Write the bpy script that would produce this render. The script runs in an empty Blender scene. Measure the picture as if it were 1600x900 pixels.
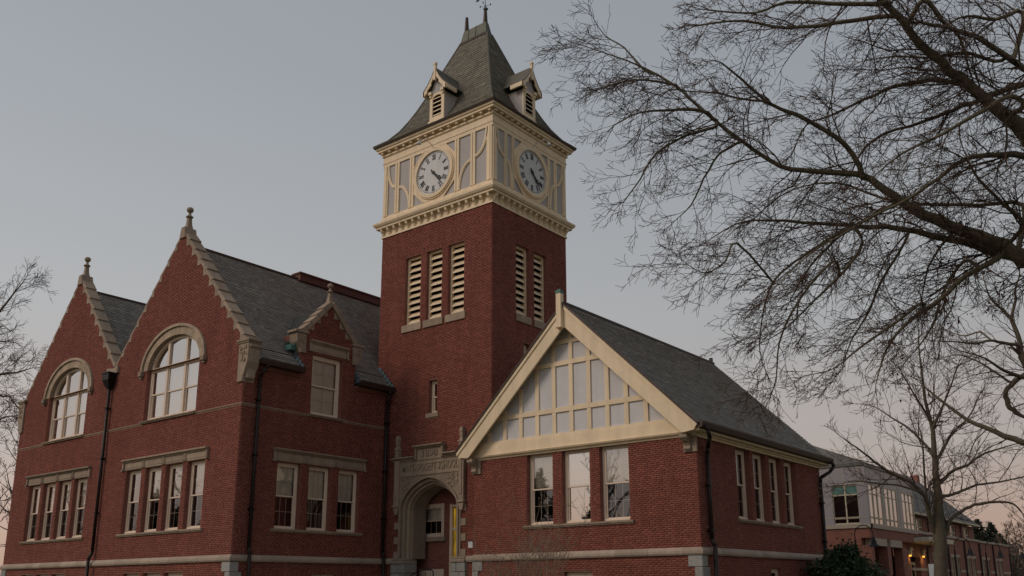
import bpy, math, random
import numpy as np
from math import radians, sin, cos, pi, sqrt
scene = bpy.context.scene

# ------------------------------------------------------------------ camera
cam_d = bpy.data.cameras.new('camera'); cam = bpy.data.objects.new('camera', cam_d)
scene.collection.objects.link(cam); scene.camera = cam
from mathutils import Vector, Matrix
YAW, PIT, ROL = radians(37.863), radians(13.654), radians(-0.339)
fwd = Vector((-sin(YAW)*cos(PIT), cos(YAW)*cos(PIT), sin(PIT)))
rgt = Vector((cos(YAW), sin(YAW), 0)); upv = rgt.cross(fwd)
r2 = rgt*cos(ROL)+upv*sin(ROL); u2 = -rgt*sin(ROL)+upv*cos(ROL)
cam.matrix_world = Matrix(((r2.x, u2.x, -fwd.x, 20.708), (r2.y, u2.y, -fwd.y, -24.421), (r2.z, u2.z, -fwd.z, 1.6), (0, 0, 0, 1)))
cam_d.sensor_width = 36; cam_d.lens = 1418.227/1600*36
cam_d.shift_x = (800-826.578)/1600; cam_d.shift_y = (574.455-450)/1600
cam_d.clip_start = 0.1; cam_d.clip_end = 3000

# ------------------------------------------------------------------ dusk sky, soft light from the afterglow
SUN_AZ = Vector((-0.45, -0.89, 0)).normalized()     # direction the soft evening light comes from
SUN_EL = radians(35)
world = bpy.data.worlds.new('World'); scene.world = world; world.use_nodes = True
wn, wl = world.node_tree.nodes, world.node_tree.links
for n in list(wn): wn.remove(n)
out = wn.new('ShaderNodeOutputWorld'); bg = wn.new('ShaderNodeBackground')
sky = wn.new('ShaderNodeTexSky'); sky.sky_type = 'NISHITA'; sky.sun_disc = False
sky.sun_elevation = SUN_EL; sky.sun_rotation = math.atan2(SUN_AZ.x, SUN_AZ.y)
sky.air_density = 1.0; sky.dust_density = 2.5; sky.ozone_density = 1.5
# evening colour by height above the horizon: rose at the bottom, grey, then slate blue
tc = wn.new('ShaderNodeTexCoord'); sep = wn.new('ShaderNodeSeparateXYZ'); ramp = wn.new('ShaderNodeValToRGB')
wl.new(tc.outputs['Generated'], sep.inputs[0]); wl.new(sep.outputs['Z'], ramp.inputs[0])
cr = ramp.color_ramp
stops = [(0.0, (0.43, 0.275, 0.20)), (0.06, (0.455, 0.32, 0.255)), (0.13, (0.435, 0.372, 0.335)), (0.28, (0.378, 0.382, 0.384)), (0.52, (0.298, 0.318, 0.344)), (1.0, (0.22, 0.24, 0.27))]
cr.elements[0].position = stops[0][0]; cr.elements[0].color = (*stops[0][1], 1)
cr.elements[1].position = 1.0; cr.elements[1].color = (*stops[-1][1], 1)
for p, c in stops[1:-1]:
    e = cr.elements.new(p); e.color = (*c, 1)
mixs = wn.new('ShaderNodeMix'); mixs.data_type = 'RGBA'; mixs.inputs[0].default_value = 0.95
dim = wn.new('ShaderNodeMix'); dim.data_type = 'RGBA'; dim.blend_type = 'MULTIPLY'; dim.inputs[0].default_value = 1
dim.inputs[7].default_value = (0.1, 0.1, 0.1, 1)
wl.new(sky.outputs[0], dim.inputs[6]); wl.new(dim.outputs[2], mixs.inputs[6]); wl.new(ramp.outputs[0], mixs.inputs[7])
# the sky is brighter towards the side where the sun has set
dt = wn.new('ShaderNodeVectorMath'); dt.operation = 'DOT_PRODUCT'; dt.inputs[1].default_value = (-0.8, -0.6, 0)
wl.new(tc.outputs['Generated'], dt.inputs[0])
mrg = wn.new('ShaderNodeMapRange'); mrg.inputs['From Min'].default_value = -1; mrg.inputs['To Min'].default_value = 0.88; mrg.inputs['To Max'].default_value = 1.32
wl.new(dt.outputs['Value'], mrg.inputs['Value'])
wl.new(mixs.outputs[2], bg.inputs[0]); wl.new(mrg.outputs[0], bg.inputs[1])
wl.new(bg.outputs[0], out.inputs[0])
sun_d = bpy.data.lights.new('sun', 'SUN'); sun = bpy.data.objects.new('sun', sun_d); scene.collection.objects.link(sun)
sun_d.energy = 1.2; sun_d.angle = radians(24); sun_d.color = (1.0, 0.82, 0.66)
sd = Vector((SUN_AZ.x*cos(SUN_EL), SUN_AZ.y*cos(SUN_EL), sin(SUN_EL)))
sun.rotation_euler = sd.to_track_quat('Z', 'Y').to_euler()
scene.view_settings.view_transform = 'Standard'; scene.view_settings.look = 'None'
scene.view_settings.exposure = 0.0; scene.view_settings.gamma = 1.0
scene.cycles.max_bounces = 6

# ------------------------------------------------------------------ materials
MATS = {}
def mat(name, col, rough=0.7, metal=0.0, noise=0.0, nscale=3.0, bump=0.0, bscale=20.0, attr=None, spec=0.3, col2=None, stain=0.0, bloom=False, per_obj=0.0, peel=0.0):
    m = bpy.data.materials.new(name); m.use_nodes = True
    nt = m.node_tree; N, L = nt.nodes, nt.links
    b = N['Principled BSDF']
    b.inputs['Roughness'].default_value = rough; b.inputs['Metallic'].default_value = metal
    b.inputs['Specular IOR Level'].default_value = spec
    geo = N.new('ShaderNodeNewGeometry')
    cur = N.new('ShaderNodeRGB'); cur.outputs[0].default_value = (*col, 1); cur = cur.outputs[0]
    def mul(cur, fac_sock, lo, hi):
        mr = N.new('ShaderNodeMapRange'); mr.inputs['To Min'].default_value = lo; mr.inputs['To Max'].default_value = hi
        L.new(fac_sock, mr.inputs['Value'])
        mx = N.new('ShaderNodeVectorMath'); mx.operation = 'SCALE'
        L.new(cur, mx.inputs[0]); L.new(mr.outputs[0], mx.inputs['Scale']); return mx.outputs[0]
    if attr:
        a = N.new('ShaderNodeAttribute'); a.attribute_name = 'tone'
        if col2:
            mx = N.new('ShaderNodeMix'); mx.data_type = 'RGBA'; mx.inputs[7].default_value = (*col2, 1)
            L.new(cur, mx.inputs[6]); L.new(a.outputs['Fac'], mx.inputs[0]); cur = mx.outputs[2]
        else:
            cur = mul(cur, a.outputs['Fac'], 1-attr, 1+attr)
    if noise:
        n = N.new('ShaderNodeTexNoise'); n.inputs['Scale'].default_value = nscale; n.inputs['Detail'].default_value = 6
        n.inputs['Roughness'].default_value = 0.62
        L.new(geo.outputs['Position'], n.inputs['Vector'])
        cur = mul(cur, n.outputs[0], 1-noise, 1+noise)
    if stain:   # rain streaks: noise stretched along the vertical
        mp = N.new('ShaderNodeMapping'); mp.inputs['Scale'].default_value = (2.2, 2.2, 0.22)
        L.new(geo.outputs['Position'], mp.inputs[0])
        n = N.new('ShaderNodeTexNoise'); n.inputs['Scale'].default_value = 1.6; n.inputs['Detail'].default_value = 5
        L.new(mp.outputs[0], n.inputs['Vector']); cur = mul(cur, n.outputs[0], 1-stain, 1+stain)
    if per_obj:
        oi = N.new('ShaderNodeObjectInfo'); cur = mul(cur, oi.outputs['Random'], 1-per_obj, 1+per_obj)
    if peel:    # worn and flaked paint
        n = N.new('ShaderNodeTexNoise'); n.inputs['Scale'].default_value = 7; n.inputs['Detail'].default_value = 10; n.inputs['Roughness'].default_value = .75
        L.new(geo.outputs['Position'], n.inputs['Vector'])
        mr = N.new('ShaderNodeMapRange'); mr.inputs['From Min'].default_value = .60; mr.inputs['From Max'].default_value = .70; mr.inputs['To Max'].default_value = peel
        L.new(n.outputs[0], mr.inputs['Value']); mx = N.new('ShaderNodeMix'); mx.data_type = 'RGBA'; mx.inputs[7].default_value = (0.30, 0.24, 0.19, 1)
        L.new(mr.outputs[0], mx.inputs[0]); L.new(cur, mx.inputs[6]); cur = mx.outputs[2]
    if bloom:   # patches of salt bloom and repointing, and sooty patches
        for sc_, lo_, hi_, col_, amt in ((0.55, .60, .78, (0.36, 0.24, 0.20), .30), (0.33, .56, .75, (0.10, 0.035, 0.03), .45)):
            n = N.new('ShaderNodeTexNoise'); n.inputs['Scale'].default_value = sc_; n.inputs['Detail'].default_value = 9; n.inputs['Roughness'].default_value = .7
            L.new(geo.outputs['Position'], n.inputs['Vector'])
            mr = N.new('ShaderNodeMapRange'); mr.inputs['From Min'].default_value = lo_; mr.inputs['From Max'].default_value = hi_; mr.inputs['To Max'].default_value = amt
            L.new(n.outputs[0], mr.inputs['Value']); mx = N.new('ShaderNodeMix'); mx.data_type = 'RGBA'; mx.inputs[7].default_value = (*col_, 1)
            L.new(mr.outputs[0], mx.inputs[0]); L.new(cur, mx.inputs[6]); cur = mx.outputs[2]
    L.new(cur, b.inputs['Base Color'])
    if bump:
        n = N.new('ShaderNodeTexNoise'); n.inputs['Scale'].default_value = bscale; n.inputs['Detail'].default_value = 4
        L.new(geo.outputs['Position'], n.inputs['Vector'])
        bp = N.new('ShaderNodeBump'); bp.inputs['Strength'].default_value = bump; bp.inputs['Distance'].default_value = 0.02
        L.new(n.outputs[0], bp.inputs['Height']); L.new(bp.outputs[0], b.inputs['Normal'])
    MATS[name] = m
    return m
def brick_shader(name, c1, c2, mortar, w=0.2, h=0.0622, ms=0.006):
    m = bpy.data.materials.new(name); m.use_nodes = True
    N, L = m.node_tree.nodes, m.node_tree.links; b = N['Principled BSDF']; b.inputs['Roughness'].default_value = 0.85
    uv = N.new('ShaderNodeUVMap'); t = N.new('ShaderNodeTexBrick')
    t.inputs['Scale'].default_value = 1; t.inputs['Brick Width'].default_value = w; t.inputs['Row Height'].default_value = h
    t.inputs['Mortar Size'].default_value = ms; t.inputs['Mortar Smooth'].default_value = 0.2
    t.inputs['Color1'].default_value = (*c1, 1); t.inputs['Color2'].default_value = (*c2, 1); t.inputs['Mortar'].default_value = (*mortar, 1)
    L.new(uv.outputs[0], t.inputs['Vector'])
    geo = N.new('ShaderNodeNewGeometry'); n = N.new('ShaderNodeTexNoise'); n.inputs['Scale'].default_value = 1.3; n.inputs['Detail'].default_value = 6
    L.new(geo.outputs['Position'], n.inputs['Vector'])
    mr = N.new('ShaderNodeMapRange'); mr.inputs['To Min'].default_value = 0.7; mr.inputs['To Max'].default_value = 1.3; L.new(n.outputs[0], mr.inputs[0])
    mx = N.new('ShaderNodeVectorMath'); mx.operation = 'SCALE'; L.new(t.outputs['Color'], mx.inputs[0]); L.new(mr.outputs[0], mx.inputs['Scale'])
    L.new(mx.outputs[0], b.inputs['Base Color'])
    bp = N.new('ShaderNodeBump'); bp.invert = True; bp.inputs['Strength'].default_value = 0.5; bp.inputs['Distance'].default_value = 0.01
    L.new(t.outputs['Fac'], bp.inputs['Height']); L.new(bp.outputs[0], b.inputs['Normal'])
    MATS[name] = m; return m
def glass_mat(name, tint, refl, inner=(0.9, 0.9, 0.9)):
    m = bpy.data.materials.new(name); m.use_nodes = True
    N, L = m.node_tree.nodes, m.node_tree.links
    for n in list(N): N.remove(n)
    o = N.new('ShaderNodeOutputMaterial'); mx = N.new('ShaderNodeMixShader'); tr = N.new('ShaderNodeBsdfTransparent'); gl = N.new('ShaderNodeBsdfGlossy')
    tr.inputs[0].default_value = (*inner, 1); gl.inputs[0].default_value = (*tint, 1); gl.inputs['Roughness'].default_value = 0.015
    fr = N.new('ShaderNodeFresnel'); fr.inputs[0].default_value = 1.5
    mr = N.new('ShaderNodeMapRange'); mr.inputs['To Min'].default_value = refl; mr.inputs['To Max'].default_value = 1.0
    L.new(fr.outputs[0], mr.inputs[0]); L.new(mr.outputs[0], mx.inputs[0])
    geo = N.new('ShaderNodeNewGeometry'); n = N.new('ShaderNodeTexNoise'); n.inputs['Scale'].default_value = 1.1; n.inputs['Detail'].default_value = 1
    L.new(geo.outputs['Position'], n.inputs['Vector'])
    bp = N.new('ShaderNodeBump'); bp.inputs['Strength'].default_value = 0.06; bp.inputs['Distance'].default_value = 0.05
    L.new(n.outputs[0], bp.inputs['Height']); L.new(bp.outputs[0], gl.inputs['Normal'])
    L.new(tr.outputs[0], mx.inputs[1]); L.new(gl.outputs[0], mx.inputs[2]); L.new(mx.outputs[0], o.inputs[0])
    MATS[name] = m; return m
def emit_mat(name, col, s):
    m = bpy.data.materials.new(name); m.use_nodes = True
    b = m.node_tree.nodes['Principled BSDF']; b.inputs['Base Color'].default_value = (*col, 1)
    b.inputs['Emission Color'].default_value = (*col, 1); b.inputs['Emission Strength'].default_value = s; b.inputs['Base Color'].default_value = (*[c*.3 for c in col], 1)
    MATS[name] = m; return m

mat('brick', (0.180, 0.056, 0.042), 0.85, noise=0.22, nscale=0.7, attr=True, col2=(0.258, 0.084, 0.061), stain=0.26, bloom=True)
mat('mortar', (0.23, 0.125, 0.095), 0.95, noise=0.2, nscale=2)
brick_shader('brick_reveal', (0.18, 0.056, 0.042), (0.26, 0.085, 0.06), (0.24, 0.145, 0.115))
brick_shader('modern_brick', (0.20, 0.066, 0.048), (0.28, 0.10, 0.07), (0.26, 0.16, 0.13))
mat('sandstone', (0.30, 0.235, 0.18), 0.85, noise=0.30, nscale=4, bump=0.5, bscale=25, stain=0.28, per_obj=0.16)
mat('belt_limestone', (0.36, 0.29, 0.235), 0.85, noise=0.22, nscale=5, bump=0.3, bscale=25, attr=0.16, stain=0.15)
mat('granite', (0.27, 0.27, 0.26), 0.9, noise=0.35, nscale=14, bump=1.0, bscale=9, per_obj=0.2)
mat('cream_paint', (0.74, 0.60, 0.42), 0.55, noise=0.13, nscale=2.5, stain=0.20, per_obj=0.05, bump=0.12, bscale=30, peel=0.5)
mat('window_paint', (0.70, 0.57, 0.46), 0.5, noise=0.1, nscale=3, peel=0.3)
mat('string_stone', (0.25, 0.175, 0.13), 0.85, noise=0.3, nscale=5, stain=0.3)
mat('arch_stone', (0.37, 0.29, 0.215), 0.85, noise=0.26, nscale=4, bump=0.5, bscale=25, stain=0.28, per_obj=0.12)
mat('grey_stucco', (0.42, 0.405, 0.40), 0.85, noise=0.12, nscale=5, stain=0.16, bump=0.15)
mat('gable_stucco', (0.56, 0.555, 0.57), 0.85, noise=0.10, nscale=4, stain=0.12, bump=0.15)
mat('slate', (0.275, 0.262, 0.242), 0.62, noise=0.18, nscale=0.9, stain=0.15, attr=0.27)
mat('slate_brown', (0.185, 0.174, 0.142), 0.66, noise=0.22, nscale=1.1, stain=0.15, attr=0.32)
mat('roof_underlay', (0.05, 0.052, 0.05), 0.9)
mat('dark_copper', (0.055, 0.037, 0.030), 0.45, metal=0.3, noise=0.4, nscale=2)
mat('green_copper', (0.07, 0.17, 0.15), 0.6, noise=0.4, nscale=5)
mat('aged_copper', (0.10, 0.11, 0.085), 0.55, metal=0.2, noise=0.35, nscale=4)
mat('blue_flashing', (0.12, 0.17, 0.20), 0.5, noise=0.3, nscale=3)
mat('black_metal', (0.012, 0.012, 0.013), 0.45, metal=0.4)
mat('downspout_paint', (0.022, 0.016, 0.015), 0.5)
mat('clock_white', (0.56, 0.57, 0.58), 0.5, noise=0.07, nscale=4)
mat('clock_black', (0.02, 0.022, 0.028), 0.5)
mat('blind', (0.78, 0.73, 0.62), 0.9)
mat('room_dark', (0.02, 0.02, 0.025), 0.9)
mat('red_wood', (0.12, 0.045, 0.035), 0.6, noise=0.2)
mat('bark', (0.135, 0.118, 0.080), 0.95, noise=0.5, nscale=9, bump=1.0, bscale=18)
mat('bark_grey', (0.125, 0.104, 0.078), 0.95, noise=0.4, nscale=8, bump=0.8, bscale=14)
mat('twig', (0.085, 0.056, 0.043), 0.9, noise=0.3)
mat('far_twig', (0.12, 0.085, 0.07), 0.95)
mat('dead_leaf', (0.10, 0.045, 0.03), 0.8, noise=0.3)
mat('evergreen_leaf', (0.028, 0.050, 0.022), 0.6, noise=0.5, nscale=4, attr=0.5)
mat('needle', (0.034, 0.045, 0.030), 0.8, noise=0.4, nscale=1)
mat('stem', (0.22, 0.17, 0.13), 0.9)
mat('grass', (0.055, 0.07, 0.025), 0.95, noise=0.4, nscale=1.5)
mat('asphalt', (0.05, 0.05, 0.05), 0.9, noise=0.2)
mat('concrete', (0.30, 0.29, 0.27), 0.9, noise=0.15)
mat('metal_panel', (0.33, 0.31, 0.33), 0.4, metal=0.1, noise=0.08, nscale=1.5)
mat('modern_stone', (0.40, 0.34, 0.28), 0.85, noise=0.15)
mat('modern_roof', (0.135, 0.130, 0.122), 0.8, noise=0.3, nscale=2, stain=0.2)
mat('modern_trim', (0.55, 0.48, 0.36), 0.6)
mat('teal_panel', (0.10, 0.21, 0.20), 0.5)
mat('sign_white', (0.6, 0.63, 0.66), 0.5)
mat('sign_ink', (0.05, 0.06, 0.12), 0.6)
glass_mat('glass', (0.95, 0.93, 0.92), 0.34)
glass_mat('glass_bright', (0.98, 0.95, 0.93), 0.62)
glass_mat('glass_low', (0.85, 0.90, 0.97), 0.13)
glass_mat('glass_dull', (0.9, 0.9, 0.95), 0.10, (0.93, 0.93, 0.93))
ym = emit_mat('yellow_light', (1.0, 0.60, 0.03), 0.3)
_N, _L = ym.node_tree.nodes, ym.node_tree.links; _g = _N.new('ShaderNodeNewGeometry'); _m = _N.new('ShaderNodeMapping'); _m.inputs['Scale'].default_value = (9, 1, 1.6)
_n = _N.new('ShaderNodeTexNoise'); _n.inputs['Scale'].default_value = 1.2; _r = _N.new('ShaderNodeMapRange'); _r.inputs['From Min'].default_value = .35; _r.inputs['From Max'].default_value = .7; _r.inputs['To Min'].default_value = .04; _r.inputs['To Max'].default_value = .32
_L.new(_g.outputs['Position'], _m.inputs[0]); _L.new(_m.outputs[0], _n.inputs[0]); _L.new(_n.outputs[0], _r.inputs[0]); _L.new(_r.outputs[0], _N['Principled BSDF'].inputs['Emission Strength'])
emit_mat('sconce_glow', (1.0, 0.55, 0.08), 1.5)

# ------------------------------------------------------------------ object helpers
COL = scene.collection
def link(name, me, parent=None):
    o = bpy.data.objects.new(name, me); COL.objects.link(o)
    if parent is not None: o.parent = parent
    return o
def thing(name, label, cat, loc=(0, 0, 0), group=None):
    o = bpy.data.objects.new(name, None); COL.objects.link(o); o.location = loc
    o.empty_display_size = 0.3
    o['label'] = label; o['category'] = cat
    if group: o['group'] = group
    return o
def tag(o, label, cat, group=None):
    o['label'] = label; o['category'] = cat
    if group: o['group'] = group
    return o
def structure(o): o['kind'] = 'structure'; return o
def stuff(o): o['kind'] = 'stuff'; return o

class M:
    """collects faces; every face gets a UV in metres along and up its own plane"""
    def __init__(s): s.v = []; s.f = []; s.mi = []; s.cur = 0
    def add(s, verts, faces):
        b = len(s.v); s.v += [tuple(p) for p in verts]
        for f in faces: s.f.append(tuple(b+i for i in f)); s.mi.append(s.cur)
        return s
    def face(s, *pts): return s.add(pts, [tuple(range(len(pts)))])
    def box8(s, p):       # p: 4 bottom (ccw), 4 top
        return s.add(p, [(3, 2, 1, 0), (4, 5, 6, 7), (0, 1, 5, 4), (1, 2, 6, 5), (2, 3, 7, 6), (3, 0, 4, 7)])
    def box(s, x0, x1, y0, y1, z0, z1):
        return s.box8([(x0, y0, z0), (x1, y0, z0), (x1, y1, z0), (x0, y1, z0), (x0, y0, z1), (x1, y0, z1), (x1, y1, z1), (x0, y1, z1)])
    def prism(s, pts, ext):   # pts: polygon (list of Vector), ext: Vector
        n = len(pts); q = [Vector(p) for p in pts]; r = [p+ext for p in q]
        nrm = Vector((0, 0, 0))
        for i in range(n):
            a, b = q[i], q[(i+1) % n]; nrm += a.cross(b)
        if nrm.dot(ext) > 0: q, r = q[::-1], r[::-1]
        b = len(s.v); s.v += [tuple(p) for p in q+r]
        s.f.append(tuple(b+i for i in range(n))); s.mi.append(s.cur)
        s.f.append(tuple(b+n+i for i in reversed(range(n)))); s.mi.append(s.cur)
        for i in range(n):
            j = (i+1) % n; s.f.append((b+i, b+n+i, b+n+j, b+j)); s.mi.append(s.cur)
        return s
    def ngon(s, p0, p1, r0, r1, n=8, cap=True):
        p0, p1 = Vector(p0), Vector(p1); d = (p1-p0).normalized()
        a = d.cross(Vector((0, 0, 1))); a = a.normalized() if a.length > 1e-3 else Vector((1, 0, 0)); b = d.cross(a)
        R0 = [p0+(a*cos(2*pi*i/n)+b*sin(2*pi*i/n))*r0 for i in range(n)]; R1 = [p1+(a*cos(2*pi*i/n)+b*sin(2*pi*i/n))*r1 for i in range(n)]
        F = [(i, (i+1) % n, n+(i+1) % n, n+i) for i in range(n)]
        if cap: F += [tuple(reversed(range(n))), tuple(n+i for i in range(n))]
        return s.add(R0+R1, F)
    def tube(s, pts, r, n=8):
        for a, b in zip(pts[:-1], pts[1:]): s.ngon(a, b, r, r, n)
        return s
    def lathe(s, c, prof, n=12, sq=False):   # prof: [(r, z)]
        c = Vector(c); V = []
        off = pi/4 if sq else 0; n = 4 if sq else n
        for r, z in prof:
            for i in range(n): V.append(c+Vector((r*cos(off+2*pi*i/n), r*sin(off+2*pi*i/n), z)))
        F = []
        for k in range(len(prof)-1):
            for i in range(n): F.append((k*n+i, k*n+(i+1) % n, (k+1)*n+(i+1) % n, (k+1)*n+i))
        F += [tuple(reversed(range(n))), tuple((len(prof)-1)*n+i for i in range(n))]
        return s.add(V, F)
    def build(s, name, mats, parent=None, smooth=False, bevel=0.0):
        me = bpy.data.meshes.new(name); me.from_pydata(s.v, [], s.f)
        if isinstance(mats, str): mats = [mats]
        for m in mats: me.materials.append(MATS[m])
        if len(mats) > 1: me.polygons.foreach_set('material_index', s.mi)
        set_uv(me)
        if smooth: me.polygons.foreach_set('use_smooth', [True]*len(me.polygons))
        o = link(name, me, parent)
        if bevel:
            b = o.modifiers.new('edge', 'BEVEL'); b.width = bevel; b.segments = 1; b.limit_method = 'ANGLE'
        return o
def set_uv(me):
    n = len(me.polygons)
    if not n: return
    nl = len(me.loops); vi = np.empty(nl, dtype=np.int32); me.loops.foreach_get('vertex_index', vi)
    co = np.empty(len(me.vertices)*3); me.vertices.foreach_get('co', co); co = co.reshape(-1, 3)
    tot = np.empty(n, dtype=np.int32); me.polygons.foreach_get('loop_total', tot)
    nr = np.empty(n*3); me.polygons.foreach_get('normal', nr); nr = nr.reshape(-1, 3)
    nl_ = np.repeat(nr, tot, axis=0); P = co[vi]
    hz = np.stack([-nl_[:, 1], nl_[:, 0], np.zeros(nl)], 1); ln = np.linalg.norm(hz, axis=1)
    flat = ln < 1e-3; hz[flat] = (1, 0, 0); ln[flat] = 1; hz /= ln[:, None]
    vv = np.cross(nl_, hz)
    uv = np.stack([(P*hz).sum(1), (P*vv).sum(1)], 1)
    me.uv_layers.new(name='UVMap'); me.uv_layers[0].data.foreach_set('uv', uv.astype(np.float32).ravel())
def fast_mesh(name, V, F4, mats, parent=None, tone=None, nper=4):
    """numpy quads (or triangles) -> mesh object with an optional per-face tone"""
    me = bpy.data.meshes.new(name); V = np.asarray(V, dtype=np.float32); F4 = np.asarray(F4, dtype=np.int32)
    me.vertices.add(len(V)); me.vertices.foreach_set('co', V.ravel())
    me.loops.add(F4.size); me.loops.foreach_set('vertex_index', F4.ravel())
    me.polygons.add(len(F4)); me.polygons.foreach_set('loop_start', np.arange(0, F4.size, nper, dtype=np.int32))
    me.polygons.foreach_set('loop_total', np.full(len(F4), nper, dtype=np.int32))
    me.update(calc_edges=True)
    for m in ([mats] if isinstance(mats, str) else mats): me.materials.append(MATS[m])
    if tone is not None:
        a = me.attributes.new('tone', 'FLOAT', 'FACE'); a.data.foreach_set('value', np.asarray(tone, dtype=np.float32))
    return link(name, me, parent)

# ------------------------------------------------------------------ walls laid brick by brick
class Plane:
    """vertical plane: kind 'L' faces -Y (u = x), kind 'R' faces +X (u = y); d = distance out of the wall"""
    def __init__(s, kind, c): s.k = kind; s.c = c
    def P(s, u, d, z): return Vector((u, s.c-d, z)) if s.k == 'L' else Vector((s.c+d, u, z))
    def out(s): return Vector((0, -1, 0)) if s.k == 'L' else Vector((1, 0, 0))
    def along(s): return Vector((1, 0, 0)) if s.k == 'L' else Vector((0, 1, 0))
    def box(s, m, u0, u1, d0, d1, z0, z1):
        a, b = s.P(u0, d0, 0), s.P(u1, d1, 0)
        m.box(min(a.x, b.x), max(a.x, b.x), min(a.y, b.y), max(a.y, b.y), z0, z1); return m
    def poly(s, m, pts, d0, d1):
        m.prism([s.P(u, d0, z) for u, z in pts], s.out()*(d1-d0)); return m
def clip_iv(iv, holes):
    for a, b in holes:
        new = []
        for p, q in iv:
            if b <= p or a >= q: new.append((p, q)); continue
            if a > p: new.append((p, a))
            if b < q: new.append((b, q))
        iv = new
    return iv
ROW, BL = 0.0622, 0.2
def build_wall(pl, z0, z1, outline, holes, parent, rnd, zbricks=0.9, levels=()):
    """outline(z) -> intervals; holes: (u0,u1,z0,z1) or (z0,z1,func)"""
    def hole_iv(z):
        r = []
        for h in holes:
            if callable(h[-1]):
                if h[0] <= z <= h[1]: r.append(h[-1](z))
            elif h[2] <= z <= h[3]: r.append((h[0], h[1]))
        return r
    cuts = {z0, z1, *levels}
    for h in holes:
        if callable(h[-1]):
            k = h[0]
            while k < h[1]: cuts.add(k); k += 0.03
            cuts.add(h[1])
        else: cuts |= {h[2], h[3]}
    cuts = sorted(c for c in cuts if z0 <= c <= z1)
    m = M()
    for a, b in zip(cuts[:-1], cuts[1:]):
        if b-a < 1e-6: continue
        mid = (a+b)/2; H = hole_iv(mid)
        lo, hi = outline(a+1e-6), outline(b-1e-6)
        if len(lo) == len(hi):
            for (p, q), (r, s_) in zip(lo, hi):
                A, B = clip_iv([(p, q)], H), clip_iv([(r, s_)], H)
                if len(A) == len(B):
                    for (x0, x1), (x2, x3) in zip(A, B): m.face(pl.P(x0, 0, a), pl.P(x1, 0, a), pl.P(x3, 0, b), pl.P(x2, 0, b))
                    continue
                for (x0, x1) in clip_iv([(max(p, r), min(q, s_))], H): m.face(pl.P(x0, 0, a), pl.P(x1, 0, a), pl.P(x1, 0, b), pl.P(x0, 0, b))
    w = m.build('wall', 'mortar', parent)
    U0, U1, Z0, Z1 = [], [], [], []
    k = int(math.ceil(zbricks/ROW))
    while (k+1)*ROW <= z1+1e-6:
        za, zb = k*ROW+0.004, (k+1)*ROW-0.004; k += 1
        if za < z0: continue
        header = (k % 7 == 0); L = BL/2 if header else BL
        off = (k % 2)*BL/2+rnd.uniform(-.008, .008)
        iv = clip_iv(clip_iv(outline(za), []), hole_iv(za)+hole_iv(zb))
        io = outline(zb)
        for a, b in iv:
            # stay inside the outline at the row's top
            for p, q in io:
                x0, x1 = max(a, p), min(b, q)
                if x1-x0 < .03: continue
                j = math.floor((x0-off)/L)
                while off+j*L < x1:
                    s0, s1 = max(off+j*L+.004, x0), min(off+(j+1)*L-.004, x1)
                    if s1-s0 > .025: U0.append(s0); U1.append(s1); Z0.append(za); Z1.append(zb)
                    j += 1
    n = len(U0); U0, U1, Z0, Z1 = map(np.array, (U0, U1, Z0, Z1))
    rs = np.random.RandomState(rnd.randint(0, 9999))
    D = 0.005+rs.rand(n)*0.003
    corners = [(U0, 0*D, Z0), (U1, 0*D, Z0), (U1, 0*D, Z1), (U0, 0*D, Z1), (U0, D, Z0), (U1, D, Z0), (U1, D, Z1), (U0, D, Z1)]
    V = np.empty((n, 8, 3))
    for i, (u, d, z) in enumerate(corners):
        if pl.k == 'L': V[:, i] = np.stack([u, pl.c-d, z], 1)
        else: V[:, i] = np.stack([pl.c+d, u, z], 1)
    fq = np.array([(4, 5, 6, 7), (0, 1, 5, 4), (1, 2, 6, 5), (2, 3, 7, 6), (3, 0, 4, 7)])
    F = (np.arange(n)*8)[:, None, None]+fq[None]
    t = rs.rand(n)**1.4; t[rs.rand(n) < .05] += .5
    fast_mesh('bricks', V.reshape(-1, 3), F.reshape(-1, 4), 'brick', w, np.repeat(t, 5)); stuff(bpy.data.objects[w.children[0].name])
    return w
def reveal(pl, parent, u0, u1, z0, z1, depth, m_name='brick_reveal', arch=None):
    m = M()
    m.face(pl.P(u0, 0, z0), pl.P(u0, -depth, z0), pl.P(u0, -depth, z1), pl.P(u0, 0, z1))
    m.face(pl.P(u1, 0, z0), pl.P(u1, 0, z1), pl.P(u1, -depth, z1), pl.P(u1, -depth, z0))
    if arch:
        N = 24; pts = [(u0+(u1-u0)*(0.5-0.5*cos(pi*i/N))) for i in range(N+1)]
        for a, b in zip(pts[:-1], pts[1:]): m.face(pl.P(a, 0, arch(a)), pl.P(b, 0, arch(b)), pl.P(b, -depth, arch(b)), pl.P(a, -depth, arch(a)))
    else: m.face(pl.P(u0, 0, z1), pl.P(u0, -depth, z1), pl.P(u1, -depth, z1), pl.P(u1, 0, z1))
    m.face(pl.P(u0, 0, z0), pl.P(u1, 0, z0), pl.P(u1, -depth, z0), pl.P(u0, -depth, z0))
    return m.build('reveal', m_name, parent)

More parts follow.
